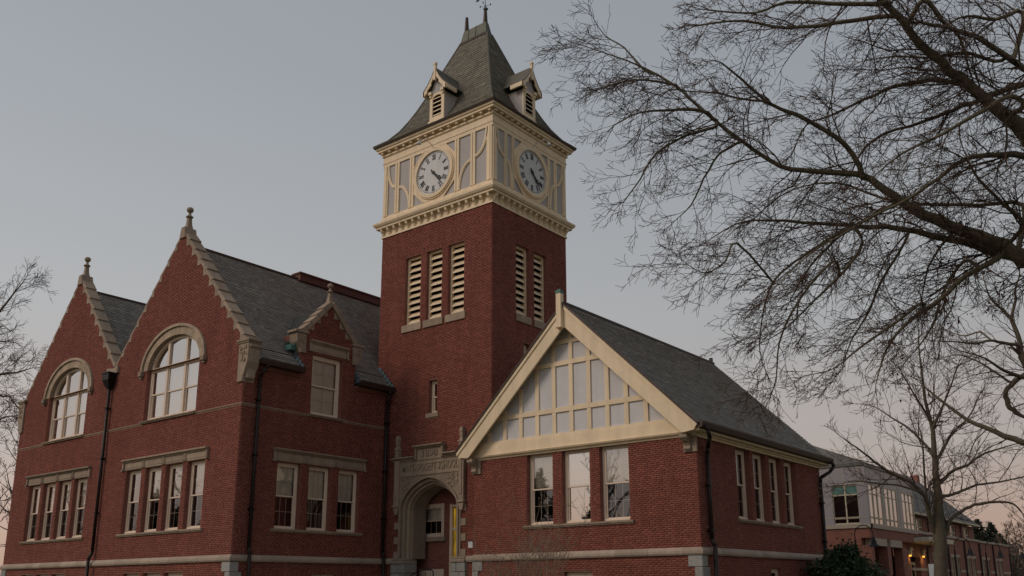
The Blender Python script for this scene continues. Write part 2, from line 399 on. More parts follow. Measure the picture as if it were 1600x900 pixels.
# ------------------------------------------------------------------ windows
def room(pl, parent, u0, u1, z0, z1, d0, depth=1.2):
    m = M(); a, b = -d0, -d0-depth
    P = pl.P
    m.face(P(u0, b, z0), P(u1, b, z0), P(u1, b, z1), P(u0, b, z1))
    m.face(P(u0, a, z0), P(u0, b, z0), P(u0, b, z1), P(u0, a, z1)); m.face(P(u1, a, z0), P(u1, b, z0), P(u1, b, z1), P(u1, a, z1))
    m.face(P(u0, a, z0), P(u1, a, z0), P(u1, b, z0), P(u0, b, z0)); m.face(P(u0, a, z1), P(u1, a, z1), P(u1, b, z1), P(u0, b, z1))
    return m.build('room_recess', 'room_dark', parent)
def sash_window(pl, parent, u0, u1, z0, z1, rec=0.15, blind=0.5, glass='glass', cols=3, rows=2, fr=0.085, muntins=True, split=0.5, frame_mat='window_paint', low=None):
    m = M(); d1 = -rec; d0 = -rec-0.09
    pl.box(m, u0, u0+fr, d0, d1, z0, z1); pl.box(m, u1-fr, u1, d0, d1, z0, z1)
    pl.box(m, u0+fr, u1-fr, d0, d1, z1-fr, z1); pl.box(m, u0+fr, u1-fr, d0, d1+.05, z0, z0+fr*.8)
    w = m.build('window', frame_mat, parent, bevel=0.006)
    a, b = u0+fr, u1-fr; zb, zt = z0+fr*.8, z1-fr; zm = zb+(zt-zb)*split; sw = 0.045
    for (s0, s1, dd) in ((zm-.02, zt, 0.0), (zb, zm+.02, -0.035)):
        m = M(); e1 = d1-.02+dd; e0 = e1-.035
        pl.box(m, a, a+sw, e0, e1, s0, s1); pl.box(m, b-sw, b, e0, e1, s0, s1)
        pl.box(m, a+sw, b-sw, e0, e1, s1-sw, s1); pl.box(m, a+sw, b-sw, e0, e1, s0, s0+sw)
        m.build('sash', frame_mat, w)
        m = M(); g = e0+.016; m.face(pl.P(a+sw, g, s0+sw), pl.P(b-sw, g, s0+sw), pl.P(b-sw, g, s1-sw), pl.P(a+sw, g, s1-sw)); m.build('pane', low if (low and dd < 0) else glass, w)
        if muntins:
            m = M(); g2 = g-.012
            for i in range(1, cols):
                x = a+sw+(b-a-2*sw)*i/cols; pl.box(m, x-.010, x+.010, g2-.008, g2, s0+sw, s1-sw)
            for i in range(1, rows):
                z = s0+sw+(s1-s0-2*sw)*i/rows; pl.box(m, a+sw, b-sw, g2-.010, g2-.002, z-.010, z+.010)
            m.build('muntins', frame_mat, w)
    if blind > 0:
        m = M(); zz = zt-(zt-zb)*blind; n = 10
        for i in range(n):      # soft folds of the shade
            x0, x1 = a+(b-a)*i/n, a+(b-a)*(i+1)/n; da, db = (-.14 if i % 2 else -.152), (-.152 if i % 2 else -.14)
            m.face(pl.P(x0, d1+da, zz), pl.P(x1, d1+db, zz), pl.P(x1, d1+db, zt), pl.P(x0, d1+da, zt))
        m.build('blind', 'blind', w)
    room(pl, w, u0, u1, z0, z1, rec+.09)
    return w

# ================================================================== the school building
rnd = random.Random(7)
school = thing('school_building', 'red brick school with clock tower, twin stone-capped gables and half-timbered wing', 'building', (0, 0, 0))
GL, GR = Plane('L', -6.72), Plane('R', -5.315)
TL, TR = Plane('L', 0.0), Plane('R', 0.0)
WL, WR = Plane('L', -0.57), Plane('R', 8.361)
XF, XW, WY, WX0, WY1 = -21.95, -5.315, 4.765, -0.28, 9.2
Z_WT, Z_WB = 2.72, 2.50            # water table
A2, S2, A1, S1, XV = (-9.85, 15.0), 1.136, (-17.81, 14.82), 1.223, -14.07

# ---- twin gable wall
def gable_outline(z):
    if z <= 9.85: return [(XF, XW)]
    if z <= 10.2:
        h2 = (A2[1]-z)/S2; h1 = (A1[1]-z)/S1
        return [(max(A1[0]-h1, XF), min(A2[0]+h2, XW))]
    h2 = (A2[1]-z)/S2; h1 = (A1[1]-z)/S1
    r = []
    if h1 > 0: r.append((A1[0]-h1, min(A1[0]+h1, XV)))
    if h2 > 0: r.append((max(A2[0]-h2, XV), A2[0]+h2))
    return r
def arch_fn(c, hw, zs, rise):
    return lambda u: zs+rise*sqrt(max(0.0, 1-((u-c)/hw)**2))
def arch_iv(c, hw, zs, rise):
    def f(z):
        if z <= zs: return (c-hw, c+hw)
        t = min(1, (z-zs)/rise); x = hw*sqrt(max(0, 1-t*t)); return (c-x, c+x)
    return f
GW = [(-12.36+i*1.37, -11.29+i*1.37) for i in range(4)]
GW1 = [(-20.33+i*1.325, -19.27+i*1.325) for i in range(4)]
AR2, AR1 = (-9.78, 1.73, 9.75, 1.12), (-17.75, 1.66, 9.72, 1.10)
holes = [(a, b, 3.64, 5.99) for a, b in GW+GW1]
holes += [(7.78, 9.75+1.12, arch_iv(*AR2)), (7.78, 9.72+1.10, arch_iv(*AR1))]
base_w = [(-11.9+i*1.37, -10.75+i*1.37, 1.5, 2.2) for i in range(3)]+[(-20.05+i*1.33, -18.95+i*1.33, 1.5, 2.26) for i in range(3)]
wall_front = build_wall(GL, 0.0, 15.0, gable_outline, holes+base_w, school, rnd, 1.2, levels=(9.85, 10.2, A1[1]-.002))
# ---- side wall of the gabled wing, with the wall dormer
def side_outline(z):
    if z <= 9.12: return [(-6.72, 0.0)]
    if z <= 10.7: return [(-4.42, -1.80)]
    h = (12.1-z)/1.12
    return [(-3.11-h, -3.11+h)] if h > 0 else []
SW = [(-5.12, -4.12), (-3.76, -2.76), (-2.39, -1.39)]
wall_side = build_wall(GR, 0.0, 12.1, side_outline, [(a, b, 3.62, 5.90) for a, b in SW]+[(-3.85, -2.45, 7.76, 10.0), (-3.4, -2.3, 1.4, 2.1)], school, rnd, 1.2, levels=(9.12, 10.7))
# ---- tower
LT = [(-4.58, -3.71), (-3.39, -2.55), (-2.22, -1.39)]; RT = [(1.43, 2.25), (2.56, 3.38)]
PC, PHW = -2.96, 1.46                   # porch arch
def porch_iv(z):
    if z <= 4.55: return (PC-PHW, PC+PHW)
    t = min(1, (z-4.55)/1.08); x = PHW*(1-t**1.75)**0.62 if t < 1 else 0; return (PC-x, PC+x)
wall_tl = build_wall(TL, 0.0, 15.92, lambda z: [(-6.0, 0.0)], [(a, b, 11.78, 14.65) for a, b in LT]+[(-3.13, -2.70, 8.07, 9.35), (1.2, 5.63, porch_iv)], school, rnd, 1.2)
wall_tr = build_wall(TR, 0.0, 15.92, lambda z: [(0.0, WY)], [(a, b, 11.78, 14.62) for a, b in RT]+[(1.88, 2.25, 9.0, 10.72)], school, rnd, 6.0)
# ---- right wing
WW = [(2.06, 3.12), (3.50, 4.58), (4.96, 6.03)]; WS = [(2.03, 3.03), (3.31, 4.31), (4.58, 5.58), (5.85, 6.85)]
wall_wl = build_wall(WL, 0.0, 6.02, lambda z: [(WX0, 8.361)], [(a, b, 3.60, 5.96) for a, b in WW]+[(3.52, 4.60, 1.3, 2.09)], school, rnd, 1.2)
wall_wr = build_wall(WR, 0.0, 6.2, lambda z: [(-0.57, WY1)], [(a, b, 3.66, 5.88) for a, b in WS]+[(4.2, 4.95, 1.3, 2.17)], school, rnd, 1.2)
# plain walls on the sides away from the street
m = M()
for a, b, z in [((-6, WY), (0, WY), 15.9), ((-6, 0), (-6, WY), 15.9), ((WX0, -0.57), (WX0, 0), 6.0), ((8.361, WY1), (WX0, WY1), 6.2), ((-21.95, 6), (-21.95, -6.72), 9.8), ((-5.315, 6), (-21.95, 6), 9.8)]:
    m.face((*a, 0), (*b, 0), (*b, z), (*a, z))
m.face((-6, 4.765, 9), (-5.315, 4.765, 9), (-5.315, 6, 9), (-6, 6, 9))
m.face((WX0, WY1, 6.0), (8.361, WY1, 6.0), (3.95, WY1, 10.6))
m.build('rear_wall', 'brick_reveal', school)

# ---- reveals, windows
for a, b in GW: reveal(GL, wall_front, a, b, 3.64, 5.99, .2); sash_window(GL, school, a, b, 3.64, 5.99, .15, blind=.0 if a < -11 else .45, glass='glass', low='glass_low')
for a, b in GW1: reveal(GL, wall_front, a, b, 3.64, 5.99, .2); sash_window(GL, school, a, b, 3.64, 5.99, .15, blind=.5, glass='glass', low='glass_low')
for a, b, c, d in base_w: reveal(GL, wall_front, a, b, c, d, .2); sash_window(GL, school, a, b, c, d, .15, blind=0, glass='glass_dull', muntins=False)
for i, (a, b) in enumerate(SW): reveal(GR, wall_side, a, b, 3.62, 5.90, .2); sash_window(GR, school, a, b, 3.62, 5.90, .15, blind=.5, glass='glass_dull')
reveal(GR, wall_side, -3.85, -2.45, 7.76, 10.0, .2); sash_window(GR, school, -3.85, -2.45, 7.76, 10.0, .13, blind=1.0, glass='glass_dull', cols=2, rows=2, fr=.11)
reveal(GR, wall_side, -3.4, -2.3, 1.4, 2.1, .2); sash_window(GR, school, -3.4, -2.3, 1.4, 2.1, .13, blind=0, glass='glass_dull', muntins=False)
reveal(TL, wall_tl, -3.13, -2.70, 8.07, 9.35, .22); sash_window(TL, school, -3.13, -2.70, 8.07, 9.35, .16, blind=0, glass='glass', muntins=False, fr=.08)
reveal(TR, wall_tr, 1.88, 2.25, 9.0, 10.72, .22); sash_window(TR, school, 1.88, 2.25, 9.0, 10.72, .16, blind=.6, glass='glass', muntins=False, fr=.07)
for i, (a, b) in enumerate(WW): reveal(WL, wall_wl, a, b, 3.60, 5.96, .2); sash_window(WL, school, a, b, 3.60, 5.96, .16, blind=.47, glass='glass_bright' if i == 1 else 'glass', cols=3, rows=2, split=.5, low=None if i == 1 else 'glass_low')
reveal(WL, wall_wl, 3.52, 4.60, 1.3, 2.09, .2); sash_window(WL, school, 3.52, 4.60, 1.3, 2.09, .15, blind=0, glass='glass_dull', muntins=False)
for a, b in WS: reveal(WR, wall_wr, a, b, 3.66, 5.88, .27); sash_window(WR, school, a, b, 3.66, 5.88, .17, blind=.5, glass='glass_dull')
reveal(WR, wall_wr, 4.2, 4.95, 1.3, 2.17, .2); sash_window(WR, school, 4.2, 4.95, 1.3, 2.17, .1, blind=0, glass='glass_dull', muntins=False)

# ---- the two great arched windows
def arched_window(c, hw, zs, rise, z0):
    f = arch_fn(c, hw, zs, rise); reveal(GL, wall_front, c-hw, c+hw, z0, zs, .2, arch=None)
    m = M(); N = 28; us = [c-hw*cos(pi*i/N) for i in range(N+1)]
    for a, b in zip(us[:-1], us[1:]): m.face(GL.P(a, 0, f(a)), GL.P(b, 0, f(b)), GL.P(b, -.25, f(b)), GL.P(a, -.25, f(a)))
    m.build('reveal', 'sandstone', wall_front)
    # stone hood moulding round the arch, voussoir by voussoir
    def ring(r_in, r_out, d0, d1, name, NN, gap=0.012):
        for i in range(NN):
            t0, t1 = pi*i/NN+gap, pi*(i+1)/NN-gap; K = 3; pts = []
            for k in range(K+1):
                t = t0+(t1-t0)*k/K; pts.append((c-(hw+r_out)*cos(t), zs+(rise+r_out*.98)*sin(t)))
            for k in range(K, -1, -1):
                t = t0+(t1-t0)*k/K; pts.append((c-(hw+r_in)*cos(t), zs+(rise+r_in)*sin(t)))
            mm = M(); GL.poly(mm, pts, d0, d1); mm.build(name, 'arch_stone', school)
    ring(.0, .30, -.2, .035, 'voussoir', 11, .004)
    ring(.305, .42, -.02, .10, 'hood_moulding', 11, .0)
    for sgn in (-1, 1):
        mm = M(); x = c+sgn*(hw+.36); GL.box(mm, x-.1, x+.1, 0, .16, zs-.2, zs); GL.box(mm, x-.06, x+.06, 0, .11, zs-.3, zs-.2); mm.build('label_stop', 'sandstone', school, bevel=.02)
    # timber frame: outer arch band, two mullions, transom
    m = M(); d1, d0 = -.14, -.24; fr = .11
    for a, b in zip(us[:-1], us[1:]):
        def inn(u):
            v = (u-c)/hw; return (c+(hw-fr)*v, zs+(rise-fr)*sqrt(max(0, 1-v*v)))
        GL.poly(m, [(a, f(a)), (b, f(b)), inn(b), inn(a)], d0, d1)
    for s_ in (-1, 1):
        x0 = c+s_*hw; x1 = x0-s_*fr; GL.box(m, min(x0, x1), max(x0, x1), d0, d1, z0, zs)
    GL.box(m, c-hw+fr, c+hw-fr, d0, d1+.04, z0, z0+.10)
    tz = zs+.02; mu = [c-hw/3-.02, c+hw/3+.02]
    GL.box(m, c-hw+fr, c+hw-fr, d0, d1+.02, tz-.055, tz+.055)
    for x in mu: GL.box(m, x-.065, x+.065, d0, d1+.01, z0+.1, min(f(x-.07), f(x+.07))-.02)
    w = m.build('arched_window', 'window_paint', school, bevel=.005)
    edges = [c-hw+fr]+sum([[x-.065, x+.065] for x in mu], [])+[c+hw-fr]
    for i in range(3):
        a, b = edges[2*i], edges[2*i+1]; zm = z0+.1+(tz-.055-z0-.1)*.5
        for s0, s1, dd in ((zm-.02, tz-.055, 0), (z0+.1, zm+.02, -.03)):
            mm = M(); e1 = d1-.03+dd; e0 = e1-.03; sw = .05
            GL.box(mm, a, a+sw, e0, e1, s0, s1); GL.box(mm, b-sw, b, e0, e1, s0, s1); GL.box(mm, a+sw, b-sw, e0, e1, s1-sw, s1); GL.box(mm, a+sw, b-sw, e0, e1, s0, s0+sw)
            mm.build('sash', 'window_paint', w)
            mm = M(); g = e0+.01; mm.face(GL.P(a+sw, g, s0+sw), GL.P(b-sw, g, s0+sw), GL.P(b-sw, g, s1-sw), GL.P(a+sw, g, s1-sw)); mm.build('pane', 'glass_bright', w)
        mm = M(); g = d1-.06; K = 8; top = [(a+(b-a)*k/K) for k in range(K+1)]
        fi = lambda u: zs+(rise-fr)*sqrt(max(0, 1-((u-c)/(hw-fr))**2))
        mm.add([GL.P(u, g, tz+.055) for u in top]+[GL.P(u, g, max(fi(u), tz+.056)) for u in top], [(k, k+1, K+2+k, K+1+k) for k in range(K)])
        mm.build('pane', 'glass_bright', w)
        mm = M(); 
        for k in (1, 2):
            x = a+(b-a)*k/3; GL.box(mm, x-.006, x+.006, d1-.10, d1-.09, z0+.15, fi(x)-.02)
        for z in (z0+.5, z0+.95, z0+1.4): GL.box(mm, a+.05, b-.05, d1-.105, d1-.095, z-.006, z+.006)
        mm.build('muntins', 'window_paint', w)
        mm = M(); g = d1-.16; mm.face(GL.P(a, g, z0+.1), GL.P(b, g, z0+.1), GL.P(b, g, zs), GL.P(a, g, zs)); mm.build('blind', 'blind', w)
    room(GL, w, c-hw, c+hw, z0, zs+rise, .3)
arched_window(*AR2, 7.78); arched_window(*AR1, 7.78)

# ---- stone trim
def slab(pl, name, u0, u1, z0, z1, d, mt='sandstone', parent=None, d0=-.02, bevel=.012):
    m = M(); pl.box(m, u0, u1, d0, d, z0, z1); return m.build(name, mt, parent or school, bevel=bevel)
def profile_run(pl, name, u0, u1, prof, mt, parent=None, e0=0.0, e1=0.0):
    """moulding of section prof [(d,z)] run along the wall; e0/e1 mitre out by d*e at the ends"""
    m = M(); n = len(prof); V = [pl.P(u0+e0*d, d, z) for d, z in prof]+[pl.P(u1+e1*d, d, z) for d, z in prof]
    F = [(i, n+i, n+(i+1) % n, (i+1) % n) for i in range(n)]+[tuple(range(n)), tuple(n+i for i in reversed(range(n)))]
    if pl.k == 'R': pass
    m.add(V, F); return m.build(name, mt, parent or school)
def belt(pl, u0, u1, e0=0, e1=0, L=0.56):
    n = max(1, round((u1-u0)/L)); w_ = (u1-u0)/n
    prof = [(-.02, Z_WB), (.07, Z_WB), (.10, Z_WB+.05), (.10, Z_WB+.12), (.012, Z_WT), (-.02, Z_WT)]
    for i in range(n):
        a, b = u0+i*w_, u0+(i+1)*w_
        o = profile_run(pl, 'water_table_stone', a+(0 if i == 0 else .003), b-(0 if i == n-1 else .003), prof, 'belt_limestone', None, e0 if i == 0 else 0, e1 if i == n-1 else 0)
        at = o.data.attributes.new('tone', 'FLOAT', 'FACE'); at.data.foreach_set('value', [rnd.random()]*len(o.data.polygons))
belt(GL, XF, XW, -1, 1, .6); belt(GR, -6.72, 0, -1, 0, .56); belt(TL, -5.2, -4.55); belt(TL, -1.36, -.5); belt(WL, WX0, 8.361, -1, 1); belt(WR, -.57, WY1, -1, 0)
sprof = [(-.01, 7.645), (.012, 7.645), (.015, 7.68), (.04, 7.695), (.04, 7.72), (.01, 7.745), (-.01, 7.745)]
for pl, a, b, e0, e1 in ((GL, XF, -19.41, 0, 0), (GL, -16.09, -11.51, 0, 0), (GL, -8.05, XW, 0, 1), (GR, -6.72, -3.9, -1, 0), (GR, -2.4, 0, 0, 0)):
    n = max(1, int((b-a)/.9))
    for i in range(n):
        p, q = a+(b-a)*i/n, a+(b-a)*(i+1)/n
        profile_run(pl, 'string_course_stone', p+(.002 if i else 0), q-(.002 if i < n-1 else 0), sprof, 'string_stone', None, e0 if i == 0 else 0, e1 if i == n-1 else 0)
def sill(pl, u0, u1, z, h=.12, d=.09, n=1):
    for i in range(n):
        a, b = u0+(u1-u0)*i/n, u0+(u1-u0)*(i+1)/n
        profile_run(pl, 'sill', a+.002, b-.002, [(-.16, z-h), (d-.04, z-h), (d-.04, z-h+.04), (d, z-h+.045), (d, z-.02), (-.16, z+.015)], 'sandstone')
sill(GL, -12.55, -7.02, 3.65, n=4); sill(GL, -20.52, -15.12, 3.65, n=4); sill(GR, -5.28, -1.2, 3.63, n=3); sill(WL, 1.92, 6.17, 3.61, n=3); sill(WR, 1.93, 6.98, 3.67, n=4)
sill(GR, -3.98, -2.30, 7.77, h=.1, d=.11); sill(TL, -3.24, -2.60, 8.08, h=.22, d=.05)
sill(GL, -11.60, -8.0, 7.79, h=.1, d=.12, n=3); sill(GL, -19.50, -16.0, 7.79, h=.1, d=.12, n=3)
for (a, b) in LT: slab(TL, 'sill', a-.10, b+.10, 11.49, 11.79, .06)
for (a, b) in RT: slab(TR, 'sill', a-.02, b+.08, 11.49, 11.79, .06)
def lintel(pl, u0, u1, z0, z1, splits):
    ed = [u0]+splits+[u1]
    for a, b in zip(ed[:-1], ed[1:]):
        slab(pl, 'lintel_stone', a+.003, b-.003, z0, z1-.12, .03)
        m = M(); pl.box(m, a+.08, b-.08, .03, .042, z0+.07, z1-.17); m.build('lintel_panel', 'sandstone', school, bevel=.006)
    for s_ in splits:       # carved blocks between the openings
        m = M(); pl.box(m, s_-.11, s_+.11, .03, .06, z0+.02, z1-.13)
        for k in range(5): pl.box(m, s_-.085+.036*k, s_-.065+.036*k, .06, .08, z0+.04, z1-.15)
        m.build('carved_block', 'sandstone', school)
    profile_run(pl, 'label_moulding', u0-.1, u1+.1, [(-.01, z1-.12), (.05, z1-.12), (.10, z1-.07), (.15, z1-.05), (.15, z1), (-.01, z1+.03)], 'sandstone')
    for x0, x1 in ((u0-.1, u0), (u1, u1+.1)): slab(pl, 'label_return', x0, x1, z0+.03, z1-.122, .09)
    for x in (u0-.14, u1+.04): slab(pl, 'label_stop', x, x+.1, z0-.03, z0+.028, .11)
lintel(GL, -12.48, -7.10, 6.0, 6.40, [-11.14, -9.77, -8.40]); lintel(GL, -20.42, -15.16, 6.0, 6.40, [-19.12, -17.79, -16.47])
lintel(GR, -5.22, -1.25, 5.93, 6.36, [-3.94, -2.57]); lintel(GR, -3.95, -2.30, 10.08, 10.50, [])
# granite quoins under the belt
for pl, u, s_ in ((GL, XW, -1), (WL, 8.361, -1), (WL, WX0, 1), (GL, XF, 1)):
    z = 2.49; i = 0
    while z > .1:
        L_ = .42 if i % 2 == 0 else .22; h = .33
        m = M(); a, b = (u+s_*L_, u-s_*.04) if s_ < 0 else (u-.04, u+L_)
        pl.box(m, min(a, b), max(a, b), -.3 if i % 2 == 0 else -.42, .05, z-h+.006, z); m.build('granite_quoin', 'granite', school, bevel=.02)
        z -= h; i += 1

# ---- gable copings: overlapping sloping stones, toothed blocks and finials
def coping(pl, apex, slope, u_end, sgn, n, thick=.09, dfront=.025, dback=-.46, tooth=True, mt='sandstone'):
    ln = abs(u_end-apex[0]); cs = 1/sqrt(1+slope*slope); sn = slope*cs
    for i in range(n):
        ua, ub = ln*i/n, ln*(i+1)/n
        def pt(t, off): return (apex[0]+sgn*(t+off*sn), apex[1]-slope*t+off*cs)
        m = M(); pl.poly(m, [pt(ua-.02, -.02), pt(ub, -.02), pt(ub, thick+.06), pt(ua-.04, thick)] if sgn > 0 else [pt(ua-.02, -.02), pt(ua-.04, thick), pt(ub, thick+.06), pt(ub, -.02)], dback, dfront)
        m.build('coping_stone', mt, school, bevel=.012)
        if tooth and 0 < i:
            t = ua; x = apex[0]+sgn*t; z = apex[1]-slope*t
            tw = .15 if sgn > 0 else .12; m = M()
            q = [(x+sgn*.12, z-slope*.12), (x-sgn*tw, z-slope*.12-.02), (x-sgn*tw, z+slope*tw)]
            pl.poly(m, q, -.01, .02); m.build('toothed_stone', mt, school)
for ap, S, ue, sg, n in ((A2, S2, XW+.25, 1, 11), (A2, S2, XV+.05, -1, 9), (A1, S1, XV-.05, 1, 8), (A1, S1, XF-.25, -1, 9)):
    coping(GL, ap, S, ue, sg, n, thick=.09 if sg > 0 else .045, dfront=.025 if sg > 0 else .012)
def finial(x, y, z, s=1.0):
    m = M(); m.lathe((x, y, z), [(.27*s, -.28*s), (.20*s, -.02*s), (.14*s, .20*s), (.11*s, .50*s)], sq=True)
    m.lathe((x, y, z), [(.11*s, .50*s), (.15*s, .53*s), (.17*s, .57*s), (.10*s, .62*s), (.06*s, .70*s), (.055*s, .76*s)], 12)
    prof = [(.03*s, .76*s)]+[(.155*s*sin(a), (.90-.14*cos(a))*s) for a in [pi*k/8 for k in range(1, 8)]]+[(.02*s, 1.045*s)]
    m.lathe((x, y, z), prof, 14); return m.build('finial', 'sandstone', school)
finial(A2[0], -6.54, A2[1]+.20, .86); finial(A1[0], -6.54, A1[1]+.20, .86)
m = M(); GL.poly(m, [(A2[0]-.20, A2[1]-.26), (A2[0]+.24, A2[1]-.26), (A2[0]+.13, A2[1]+.2), (A2[0]-.10, A2[1]+.2)], -.44, .07); m.build('apex_stone', 'sandstone', school, bevel=.02)
m = M(); GL.poly(m, [(A1[0]-.20, A1[1]-.26), (A1[0]+.24, A1[1]-.26), (A1[0]+.13, A1[1]+.2), (A1[0]-.10, A1[1]+.2)], -.44, .07); m.build('apex_stone', 'sandstone', school, bevel=.02)
# kneelers at the outer feet of the gables
def carved(m, pl, u0, u1, d, z0, z1, seed, n=26, mt=None):
    r = random.Random(seed)
    for _ in range(n):
        u, z = r.uniform(u0, u1), r.uniform(z0, z1); a = r.uniform(0, pi); L_ = r.uniform(.03, .08)*(u1-u0)/.3; w_ = L_*.38
        pts = [(u+L_*cos(a), z+L_*sin(a)), (u-w_*sin(a), z+w_*cos(a)), (u-L_*cos(a), z-L_*sin(a)), (u+w_*sin(a), z-w_*cos(a))]
        pl.poly(m, pts, d, d+r.uniform(.012, .035))
def kneeler(xc, sgn):
    m = M(); GL.poly(m, [(xc-sgn*.28, 8.45), (xc+sgn*.02, 8.45), (xc+sgn*.04, 8.62), (xc+sgn*.26, 9.12), (xc+sgn*.28, 9.78), (xc-sgn*.28, 9.78)][::1 if sgn > 0 else -1], -.42, .07)
    k = m.build('kneeler', 'sandstone', school, bevel=.015)
    m = M(); GL.box(m, min(xc-sgn*.36, xc+sgn*.36), max(xc-sgn*.36, xc+sgn*.36), -.46, .13, 9.84, 9.93); GL.box(m, min(xc-sgn*.31, xc+sgn*.31), max(xc-sgn*.31, xc+sgn*.31), -.44, .10, 9.78, 9.84); m.build('kneeler_cap', 'sandstone', k, bevel=.012)
    m = M(); a, b = sorted((xc-sgn*.2, xc+sgn*.24)); carved(m, GL, a+.05, b-.06, .07, 9.16, 9.68, 3, 30); stuff(m.build('carving', 'sandstone', k))
    m = M(); a, b = sorted((xc+sgn*.0, xc+sgn*.16)); m.box(a, b, -6.70, -6.34, 8.55, 8.98)
    m.box(min(xc, xc+sgn*.22), max(xc, xc+sgn*.22), -6.71, -6.32, 8.98, 9.10); m.build('corbel', 'sandstone', k, bevel=.05)
kneeler(XW, 1); kneeler(XF, -1)
# valley stone, leader head and downspout between the gables
m = M(); GL.poly(m, [(XV-.42, 10.0), (XV+.42, 10.0), (XV+.42, 10.28), (XV, 10.22), (XV-.42, 10.28)], -.4, .12); m.build('valley_stone', 'sandstone', school, bevel=.02)
def leader_head(pl, u, z):
    m = M(); b = [pl.P(u-.24, .0, z), pl.P(u+.24, .0, z), pl.P(u+.24, .34, z), pl.P(u-.24, .34, z)]
    V = [pl.P(u-.10, .04, z-.32), pl.P(u+.10, .04, z-.32), pl.P(u+.10, .2, z-.32), pl.P(u-.10, .2, z-.32)]
    up_ = lambda L_, dz: [p+Vector((0, 0, dz)) for p in L_]
    m.add(V+b, [(0, 1, 5, 4), (1, 2, 6, 5), (2, 3, 7, 6), (3, 0, 4, 7), (3, 2, 1, 0)]); m.box8(b+up_(b, .26))
    pl.box(m, u-.27, u+.27, 0, .37, z+.26, z+.31); return m.build('leader_head', 'black_metal', school)
leader_head(GL, XV-.02, 9.72)
def downspout(pts, r=.06, clamps=()):
    m = M(); m.tube([Vector(p) for p in pts], r, 10); o = m.build('downspout', 'downspout_paint', school, smooth=True)
    for c in clamps:
        m = M(); m.box(c[0]-r-.02, c[0]+r+.02, c[1]-r-.02, c[1]+r+.02, c[2]-.03, c[2]+.03); m.build('clamp', 'black_metal', o)
downspout([(XV-.02, -6.84, 9.45), (XV-.02, -6.84, 3.05), (XV-.10, -6.92, 2.75), (XV-.12, -6.92, .1)], .062, [(XV-.02, -6.84, z) for z in (4.5, 6.6, 8.6)])
downspout([(-4.98, -5.95, 9.12), (-5.02, -6.05, 9.02), (-5.21, -6.12, 8.72), (-5.22, -6.12, 2.95), (-5.15, -6.12, 2.75), (-5.15, -6.12, .1)], .062, [(-5.22, -6.12, z) for z in (4.2, 6, 7.9)])
downspout([(-4.95, -.30, 9.12), (-5.0, -.26, 8.98), (-5.2, -.2, 8.7), (-5.2, -.2, 2.95), (-5.12, -.2, 2.75), (-5.12, -.2, .1)], .06, [(-5.2, -.2, z) for z in (4.2, 6, 7.9)])
downspout([(8.78, -.80, 6.14), (8.86, -.78, 6.02), (8.80, -.55, 5.85), (8.52, -.14, 5.62), (8.47, -.10, 5.45), (8.47, -.10, 2.95), (8.56, -.10, 2.75), (8.56, -.10, .1)], .065, [(8.47, -.10, z) for z in (3.2, 4.5)])
downspout([(8.84, 9.30, 6.14), (8.88, 9.36, 5.95), (8.72, 9.28, 5.75), (8.48, 9.02, 5.55), (8.46, 8.98, 5.35), (8.46, 8.98, .1)], .065, [(8.46, 8.98, z) for z in (3.2, 4.6)])

# ---- slate roofs, laid slate by slate
def slates(name_mat, courses, U, nrm, wid, seed, lift=.03):
    """courses: list of (Q, ul, ur): point at u=0 of each course line, bottom to top"""
    r = np.random.RandomState(seed); V = []; F = []; T = []; U = Vector(U); nrm = Vector(nrm)
    for j in range(len(courses)-1):
        Q0, a0, b0 = courses[j]; Q1, a1, b1 = courses[j+1]
        V1 = Q1-Q0; ct = r.rand(); x = a0-wid*(.5 if j % 2 else 0)-r.rand()*.03
        while x < b0:
            w_ = wid*(.85+.3*r.rand()); s0, s1 = max(x, a0), min(x+w_-.006, b0)
            t0, t1 = min(max(s0, a1), b1), max(min(s1, b1), a1)
            if s1-s0 > .015:
                lf = lift*(.8+.5*r.rand()); drop = V1*(-.06*r.rand()); k = len(V)
                p = [Q0+U*s0+nrm*lf+drop, Q0+U*s1+nrm*lf+drop, Q1+U*t1+nrm*.004, Q1+U*t0+nrm*.004, Q0+U*s0+drop, Q0+U*s1+drop]
                V += [tuple(v) for v in p]; F += [(k, k+1, k+2, k+3), (k+4, k+5, k+1, k)]; t = .65*r.rand()+.35*ct+(1.1 if r.rand() < .012 else 0)-(.9 if r.rand() < .015 else 0); T += [t, max(0, t-.5)]  # front edge toned darker: the shadow line of each course is painted in
            x += w_
    o = fast_mesh('slates', V, F, name_mat, None, T); return stuff(o)
def planar_roof(O, U, V, poly, exposure, wid, seed, mt, parent):
    """poly in (a,b): a along the eave, b up the slope"""
    O, U, V = Vector(O), Vector(U).normalized(), Vector(V).normalized(); n = U.cross(V).normalized()
    bs = [p[1] for p in poly]; b0, b1 = min(bs), max(bs); C_ = []
    b = b0
    while b < b1+exposure*.5:
        bb = min(max(b, b0+1e-4), b1-1e-4); xs = []
        for i in range(len(poly)):
            (ax, ay), (bx, by) = poly[i], poly[(i+1) % len(poly)]
            if (ay-bb)*(by-bb) < 0: xs.append(ax+(bx-ax)*(bb-ay)/(by-ay))
        if len(xs) >= 2: C_.append((O+V*bb, min(xs), max(xs)))
        b += exposure
    m = M(); m.face(*[O+U*a+V*b_-n*.01 for a, b_ in poly]); rf = m.build('roof', 'roof_underlay', parent)
    s = slates(mt, C_, U, n, wid, seed); s.parent = rf; return rf
RS = 1.12   # slope of the main roof
zr = 14.56; xe = -5.02; ze_ = zr-RS*(xe+9.85); hyp = sqrt(1+RS*RS); VR = Vector((-1, 0, RS)).normalized(); LR = (xe+9.85)*hyp
